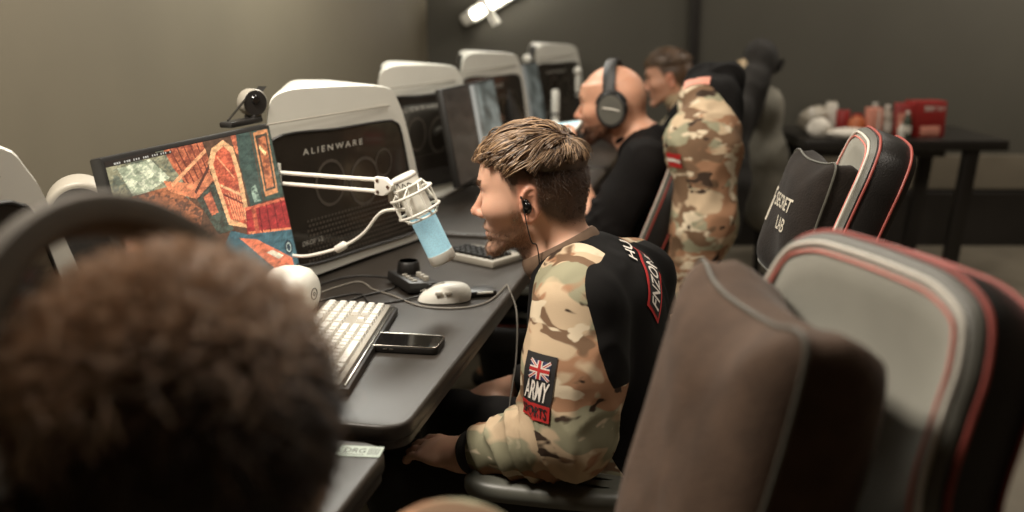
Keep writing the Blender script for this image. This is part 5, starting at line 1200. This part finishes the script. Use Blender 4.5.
def headphones(P, label, cupr=.044, m_cup=None, gap=.0, tilt=0.0, fwd=0.0, thick=.012, strap=False, wide=1.0, cups=True, top=.030, m_band=None):
    Mw = Matrix.Translation(P.root.location) @ Matrix.Rotation(P.root.rotation_euler[2], 4, 'Z'); c = Mw @ Vector(P.g((0, 0, 0)))
    o = tag(empty('headphones', c), label, 'headphones'); o.rotation_euler = (Mw.to_3x3() @ Matrix(P.R.tolist())).to_euler(); s_ = P.hs
    Ti = Matrix.Rotation(tilt, 4, 'Y') @ Matrix.Translation((fwd, 0, 0))
    zt = (.120 + top) * s_; wy = (.094) * s_ * wide
    pts = [(0, wy * sin(a) if abs(a) < pi / 2 else wy * math.copysign(1, a), (.02 * s_ + (zt - .02 * s_) * cos(a)) if abs(a) < pi / 2 else .02 * s_) for a in np.linspace(-pi / 2, pi / 2, 41)]
    V_ = []; F_ = []; hw = thick * (1.25 if thick < .03 else .8); ht = thick * .5
    for i, p in enumerate(pts):
        a = -pi / 2 + pi * i / 40; out = Vector((0, sin(a), cos(a)))
        for k in range(12):
            b = tau * k / 12; V_.append(Ti @ (Vector(p) + out * ht * (abs(sin(b)) ** .7) * math.copysign(1, sin(b)) + Vector((1, 0, 0)) * hw * (abs(cos(b)) ** .7) * math.copysign(1, cos(b))))
    F_ = [(i * 12 + k, i * 12 + (k + 1) % 12, (i + 1) * 12 + (k + 1) % 12, (i + 1) * 12 + k) for i in range(40) for k in range(12)] + [tuple(range(12)), tuple(40 * 12 + k for k in range(12))]
    mb = MB(); mb.add(V_, F_); mb.build('headband', m_band or M['leather'], o)
    if strap:
        mb = MB(); mb.tube([Ti @ Vector((-.004, .088 * s_ * sin(a), .02 * s_ + (.104 * s_) * cos(a))) for a in np.linspace(-1.35, 1.35, 30)], .009, 10); mb.build('suspension_strap', M['black'], o)
    if cups:
        for sd in (-1, 1):
            T = Ti @ Matrix.Translation((-.004, sd * .082 * s_, -.004)) @ Matrix.Rotation(R(-90) * sd, 4, 'X') @ Matrix.Diagonal((.92, 1.08, 1, 1))
            mb = MB(); mb.lathe([(0, -.006), (cupr * .9, -.006), (cupr, .0), (cupr, .016), (cupr * .94, .022)], 36, M=T); mb.lathe([(cupr * .94, .022), (cupr * .90, .028), (0, .028)], 36, M=T); cup = mb.build('ear_cup', M['black'], o)
            mb = MB(); mb.lathe([(0, .0305), (cupr * .76, .030), (cupr * .80, .027)], 36, M=T); pl = mb.build('cup_plate', M['greyshell'] if m_cup is None else m_cup, cup)
            mb = MB(); mb.tube([T @ Vector((-cupr * .55, 0.004, .0312)), T @ Vector((-cupr * .1, -.003, .0318)), T @ Vector((cupr * .5, -.008, .0312))], .0024, 6); mb.build('cup_mark', M['pale'], pl)
            mb = MB(); mb.tube([Ti @ Vector((0, sd * wy, .022 * s_)), T @ Vector((0, -cupr * .2, .026))], .007, 8); mb.tube([T @ Vector((cupr * 1.02 * cos(a), cupr * 1.02 * sin(a), .012)) for a in np.linspace(R(200), R(340), 16)], .0045, 8); mb.build('yoke', M['black_metal'], cup)
    return o
headphones(p2, 'black round headphones on the bald man\'s head', cupr=.053, m_cup=M['darkgrey'], fwd=-.006, top=.014, thick=.016)
# what he holds
hp = Mw2 = Matrix.Translation(p2.root.location) @ Matrix.Rotation(p2.root.rotation_euler[2], 4, 'Z')
ho = tag(empty('phone', Mw2 @ Vector((.165, .080, .975))), 'white phone held below the bald man\'s chin', 'phone'); ho.rotation_euler = (R(-22), R(10), p2.root.rotation_euler[2] + R(-15))
mb = MB(); mb.prism(rrect(-.074, -.036, .074, .036, .011), -.005, .005, bev=.002); mb.build('case', M['white'], ho)
mb = MB(); mb.prism(rrect(-.068, -.031, .068, .031, .007), .0048, .0056); mb.build('screen', M['mic_blue'], ho)

# ---- the third man
J3_ = dict(head=(0, 0, 1.035), neck=(-.070, 0, .935), chest=(-.085, 0, .765), pelvis=(-.0, 0, .505), shL=(-.105, .180, .880), shR=(-.105, -.180, .880), elL=(.02, .235, .700), elR=(.02, -.235, .700),
    wrL=(.24, .16, .830), wrR=(.24, -.16, .830), fL=(1, -.2, 0), fR=(1, .2, 0), bL=(0, .25, 1), bR=(0, -.25, 1), sL=(-1, 0, 0), sR=(1, 0, 0), cL=(.4, 0, 0), cR=(.4, 0, 0),
    hipL=(.0, .095, .475), hipR=(.0, -.095, .475), knL=(.38, .135, .475), knR=(.36, -.135, .475), anL=(.34, .135, .085), anR=(.34, -.135, .085))
p3 = Person('person', (.72, 4.60, 0), wdir(12), 'short haired man farthest along the row, behind the hanging camouflage shirt', J3_, fine=.0045, mid=.006, coarse=.012, s_head=1.04, look=(R(10), R(0), 0), skin=(206, 156, 130), hairc=(64, 47, 34))
p3.cloth('jersey', M['camo'], amp=.004, seam=SEAM, step=.010, end=.8); p3.ring('collar', M['beige_cloth'], (-.055, 0, .958), (.33, 0, .94), .066, .012, 2.2, squash=1.1); p3.trousers()
p3.hair_shell(lambda q: .004 + .012 * ss(q[2], .05, .09), M['hairs'], col=(84, 63, 46))
comb(p3, 700, (-.5, .0, .85), .5, lambda q, g: npc(74, 54, 38) * g.uniform(.7, 1.0) + npc(150, 124, 92) * g.uniform(0, .5), lambda D, u: .010 + .012 * u, .0018, lambda D: zof(D) > .06, bias=(.2, 0, 0), seed=8, rootfn=lambda d: d[:, 2] > .3)

# ---- the person nearest the camera, seen from behind
J0_ = dict(head=(0, 0, 1.023), neck=(-.060, 0, .904), chest=(-.10, 0, .785), pelvis=(-.12, 0, .51), shL=(-.070, .185, .864), shR=(-.062, -.190, .868), elL=(.02, .25, .80), elR=(.0, -.25, .70),
    wrL=(.23, .15, .825), wrR=(.23, -.15, .84), fL=(1, -.2, 0), fR=(1, .2, 0), bL=(0, .25, 1), bR=(0, -.25, 1), sL=(-1, 0, 0), sR=(1, 0, 0), cL=(.4, 0, 0), cR=(.4, 0, 0),
    hipL=(-.11, .095, .475), hipR=(-.11, -.095, .475), knL=(.28, .135, .475), knR=(.28, -.135, .475), anL=(.27, .135, .085), anR=(.27, -.135, .085))
p0 = Person('person', (-.223, .632, 0), wdir(42), 'brown haired person wearing a headset, seen from behind nearest the camera', J0_, fine=.0042, mid=.006, coarse=.011, s_head=1.05, look=(R(12), R(6), 0), skin=(196, 146, 118), hairc=(66, 44, 30))
p0.cloth('jersey', M['camo_b'], amp=.004, seam=SEAM, step=.010, end=.8); p0.ring('collar', M['tan_rib'], (-.047, 0, .947), (.33, 0, .94), .066, .009, 2.0, squash=1.1); p0.trousers()
p0.hair_shell(lambda q: .005 + .010 * ss(q[2], -.02, .08), M['hairs'], col=(38, 28, 22))
def fluffy(P, n, seed, ln, rad, cols):
    g = np.random.default_rng(seed); d = g.normal(size=(n * 3, 3)); d /= np.linalg.norm(d, axis=1, keepdims=True)
    x, z = xof(d), zof(d); d = d[z > np.interp(x, *zip(*HAIRLINE)) + .004][:n]; n = len(d)
    up = g.normal(size=(n, 3)) * .55 + np.array((.25, 0, .1)); up -= d * (up * d).sum(1, keepdims=True); K = 7; u = np.linspace(0, 1, K)
    L_ = ln * g.uniform(.5, 1.25, n) * (.55 + .6 * ss(d[:, 2], -.2, .7)); D = d[:, None] + up[:, None] * (u[None, :, None] ** 1.4) * (L_ / .09)[:, None, None] * 1.1; D /= np.linalg.norm(D, axis=2, keepdims=True)
    h = .006 + u[None] * L_[:, None] * .72; kk = ((g.uniform(size=n)[:, None] * .20 + .85 * u[None] ** 2.0) * (.12 + .88 * ss(d[:, 2:3], .15, .62)))[..., None].clip(0, 1); c = npc(*cols[0]) * (1 - kk) + npc(*cols[1]) * kk  # rim-lit tips and the shaded lower back of the head go into strand colour
    strands('hair_strands', P.on_skull(D, h), np.tile(np.array([1, 1, .95, .85, .7, .5, .15]) * rad, (n, 1)), c, M['hairs'], P.root)
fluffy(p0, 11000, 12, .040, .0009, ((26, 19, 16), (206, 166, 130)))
headphones(p0, 'dark headset with wide padded band worn by the person nearest the camera', cupr=.045, fwd=.030, tilt=R(10), thick=.030, strap=True, wide=1.32, top=.072, m_band=M['band'])
# ---------------------------------------------------------------- garments on the chairs
def garment(name, label, loc, rz, build, m, step=.009, amp=.006, seam=None, cat='jacket'):
    V = Vol(*[axis(a, b, step) for a, b in ((-.75, .25), (-.42, .42), (.15, 1.32))]); build(V)
    me, P = V.mesh('cloth'); smooth_mesh(me, 2, .5); n = len(me.vertices); P = np.empty(n * 3, np.float32); me.vertices.foreach_get('co', P); P = P.reshape(-1, 3).astype(float); N = np.empty(n * 3, np.float32); me.vertices.foreach_get('normal', N); N = N.reshape(-1, 3)
    w = 1 - np.clip(np.abs(noise3(P * np.array((1, 1, .4)), 42, 21, 2)) * 2, 0, 1); P = P + N * (amp * (w - .3))[:, None] + N * (amp * .8 * noise3(P, 16, 3, 1))[:, None]
    me.vertices.foreach_set('co', P.astype(np.float32).ravel()); me.update()
    if seam is not None: set_val(me, seam(P), 'seam')
    root = tag(empty(name, loc, rz), label, cat); link('cloth', me, m, root); root_bv = BVHTree.FromPolygons([tuple(v) for v in P], [tuple(p.vertices) for p in me.polygons]); return root, root_bv
def back_xyz(x, y, h, rec=20): return np.array((-.215 - h * sin(R(rec)) + x * cos(R(rec)), y, SEATH + .02 + h * cos(R(rec)) + x * sin(R(rec))))
def build2(V):
    A = rotm(pitch=-R(20))
    V.ell(back_xyz(-.035, 0, .60), (.075, .225, .20), .03, 'u', A); V.ell(back_xyz(-.045, 0, .42), (.075, .27, .24), .06, 'u', A)
    V.cone(back_xyz(.02, .12, .70), back_xyz(.02, -.12, .70), .060, .060, .05); V.cone(back_xyz(.03, .0, .74), back_xyz(-.03, .0, .78), .060, .05, .04)
    # near sleeve hanging down on the camera's side
    V.chain([back_xyz(-.01, .13, .68), back_xyz(-.02, .235, .58), np.array((-.45, .285, .74)), np.array((-.43, .285, .62)), np.array((-.42, .28, .50))], [.075, .098, .084, .064, .054], .04)
    V.chain([back_xyz(-.0, -.17, .64), back_xyz(.0, -.27, .50), np.array((-.36, -.29, .45))], [.07, .08, .055], .04)
ga, gb = garment('camouflage_shirt', 'camouflage sleeved black shirt hung over the chair behind the bald man', (c2.x, c2.y, 0), wdir(8), build2, M['camo_b'], amp=.010, seam=lambda P: P[:, 1] - .13 - .22 * np.clip(P[:, 2] - .86, 0, 1) + np.clip((P[:, 0] + .46) * .9, -.06, .3), cat='shirt')
fp_ = conform(gb, np.array((-.414, .154, 1.136)), (-.9, .3, .25), (-.3, -.5, .6), (.36, .4, .84), .075, .04, .002); mb = MB(); flat(mb, gridshape(6, 4), -.5, -.5, .5, .5, lambda a, b: fp_(a, b, .004)); mb.build('pink_badge', M['pinkbox'], ga)
fp2 = conform(gb, np.array((-.357, .306, .929)), (-.6, .79, 0), (0, 0, 1), (.79, .6, -.1), .060, .04, .002); mb = MB(); flat(mb, gridshape(6, 4), -.5, -.5, .5, .5, lambda a, b: fp2(a, b, .004)); bq = mb.build('red_badge', M['patch_red'], ga)
mb = MB(); flat(mb, gridshape(6, 2), -.5, -.12, .5, .12, lambda a, b: fp2(a, b, .0055)); mb.build('badge_stripe', M['patch_white'], bq)
def build3(V):
    A = rotm(pitch=-R(20)); V.ell(back_xyz(.0, .03, .76), (.075, .11, .085), .04); V.ell(back_xyz(-.01, 0, .58), (.08, .21, .22), .03, 'u', A); V.ell(back_xyz(-.02, 0, .36), (.08, .26, .24), .06, 'u', A); V.chain([back_xyz(.03, .14, .66), back_xyz(.04, .25, .50), np.array((-.36, .28, .62)), np.array((-.36, .28, .42))], [.06, .075, .07, .05], .04)
g3, _ = garment('jacket', 'black jacket over the far chair under a bunched beige garment', (c3.x, c3.y, 0), wdir(8), build3, M['dark_cloth'])
def build4(V):
    V.ell(back_xyz(.06, .08, .66), (.06, .11, .075), .04); V.chain([back_xyz(.07, .12, .62), back_xyz(.09, .18, .54), back_xyz(.06, .22, .44)], [.06, .06, .035], .04); V.ell(back_xyz(.095, .09, .68), (.04, .07, .05), .02, 'd')
g4, _ = garment('garment', 'beige garment bunched over the front of the far chair\'s black jacket', (c3.x, c3.y, 0), wdir(8), build4, M['beige_cloth'], cat='jacket')
# coat stand with a pale coat
cs = tag(empty('coat_stand', (1.235, 4.90, 0)), 'black coat stand left of the back table', 'coat stand')
mb = MB(); mb.tube([(0, 0, .03), (0, 0, 1.10)], .016, 12); mb.build('pole', M['black_metal'], cs)
mb = MB(); mb.lathe([(0, 0), (.15, 0), (.15, .015), (.03, .035), (0, .035)], 28); mb.build('base', M['black_metal'], cs)
for a in range(4):
    mb = MB(); c, s = cos(a * pi / 2 + .4), sin(a * pi / 2 + .4); mb.tube(spline([(0, 0, 1.06), (c * .05, s * .05, 1.05), (c * .08, s * .08, 1.08), (c * .085, s * .085, 1.11)], 4), .008, 8); mb.build('hook', M['black_metal'], cs)
def build5(V): V.ell((0, 0, .88), (.075, .09, .09), .03); V.chain([(0, 0, .90), (.02, 0, .65), (.03, 0, .38)], [.06, .09, .11], .05); V.chain([(-.02, .09, .86), (-.03, .12, .65), (-.02, .12, .48)], [.05, .055, .045], .03)
V_ = None
g5, _ = garment('coat', 'pale grey coat hanging on the coat stand', (1.235, 4.88, 0), 0, lambda V: build5(V), M['grey_cloth'], cat='coat')
def build6(V): V.ell((-.07, -.03, 1.03), (.055, .055, .06), .03); V.chain([(-.07, -.04, 1.0), (-.08, -.06, .88)], [.05, .04], .03)
g6, _ = garment('cap', 'dark cap hung at the top of the coat stand', (1.235, 4.88, 0), 0, build6, M['dark_cloth'], amp=.002, cat='cap')
# ---------------------------------------------------------------- light, camera
w = bpy.data.worlds.new('World'); SC.world = w; w.use_nodes = True
w.node_tree.nodes['Background'].inputs[0].default_value = (*srgb(150, 128, 104), 1); w.node_tree.nodes['Background'].inputs[1].default_value = .21
def area(name, loc, target, size, power, col=(1, .91, .785), sy=None):
    l = bpy.data.lights.new(name, 'AREA'); l.energy = power; l.color = col; l.size = size
    if sy: l.shape = 'RECTANGLE'; l.size_y = sy
    o = bpy.data.objects.new(name, l); COL.objects.link(o); o.location = loc
    o.rotation_euler = (Vector(target) - Vector(loc)).to_track_quat('-Z', 'Y').to_euler(); return o
area('key_ceiling_light', (-.80, 1.38, 2.25), (.0, 1.8, .9), .40, 44)
area('row_fill', (-.1, 4.4, 2.6), (.3, 3.6, .8), .6, 15)  # unseen fill added over the far places
area('hall_fill', (1.7, 4.6, 2.7), (1.7, 4.4, 0), .6, 17)  # added fill that lifts the floor near the back table
area('near_fill', (.75, 1.35, 2.55), (-.3, 2.1, .9), .6, 13)  # added fill aimed at the front of the white tower
area('between_fill', (.22, 2.40, 2.55), (-.1, 2.2, .8), .5, 20)  # added fill for the young man's far forearm and the tower front
area('far_wall_fill', (3.3, 4.7, 2.3), (3.0, 5.75, .75), .4, 22)  # added to brighten the right end of the back wall
area('wall_wash', W(-.75, 2.2, 2.2), W(-1.2, 1.6, 1.1), .5, 22, (.95, .96, .88))  # unseen lamp added to give the left wall its hazy glow
cam = bpy.data.cameras.new('Camera'); co = bpy.data.objects.new('Camera', cam); COL.objects.link(co)
co.location = (0, 0, 1.34); co.rotation_euler = (R(90) - math.atan(.246), 0, 0)
cam.sensor_width = 36; cam.lens = 36 * 1000 / 1024; cam.clip_start = .05
cam.dof.use_dof = True; cam.dof.focus_distance = 1.75; cam.dof.aperture_fstop = 2.2
SC.camera = co
v = SC.view_settings; SC.display_settings.display_device = 'sRGB'
v.view_transform = 'Standard'; v.look = 'None'; v.exposure = 0; v.gamma = 1; v.use_curve_mapping = False
SC.cycles.max_bounces = 6; SC.cycles.use_denoising = True; SC.cycles.caustics_reflective = False; SC.cycles.caustics_refractive = False
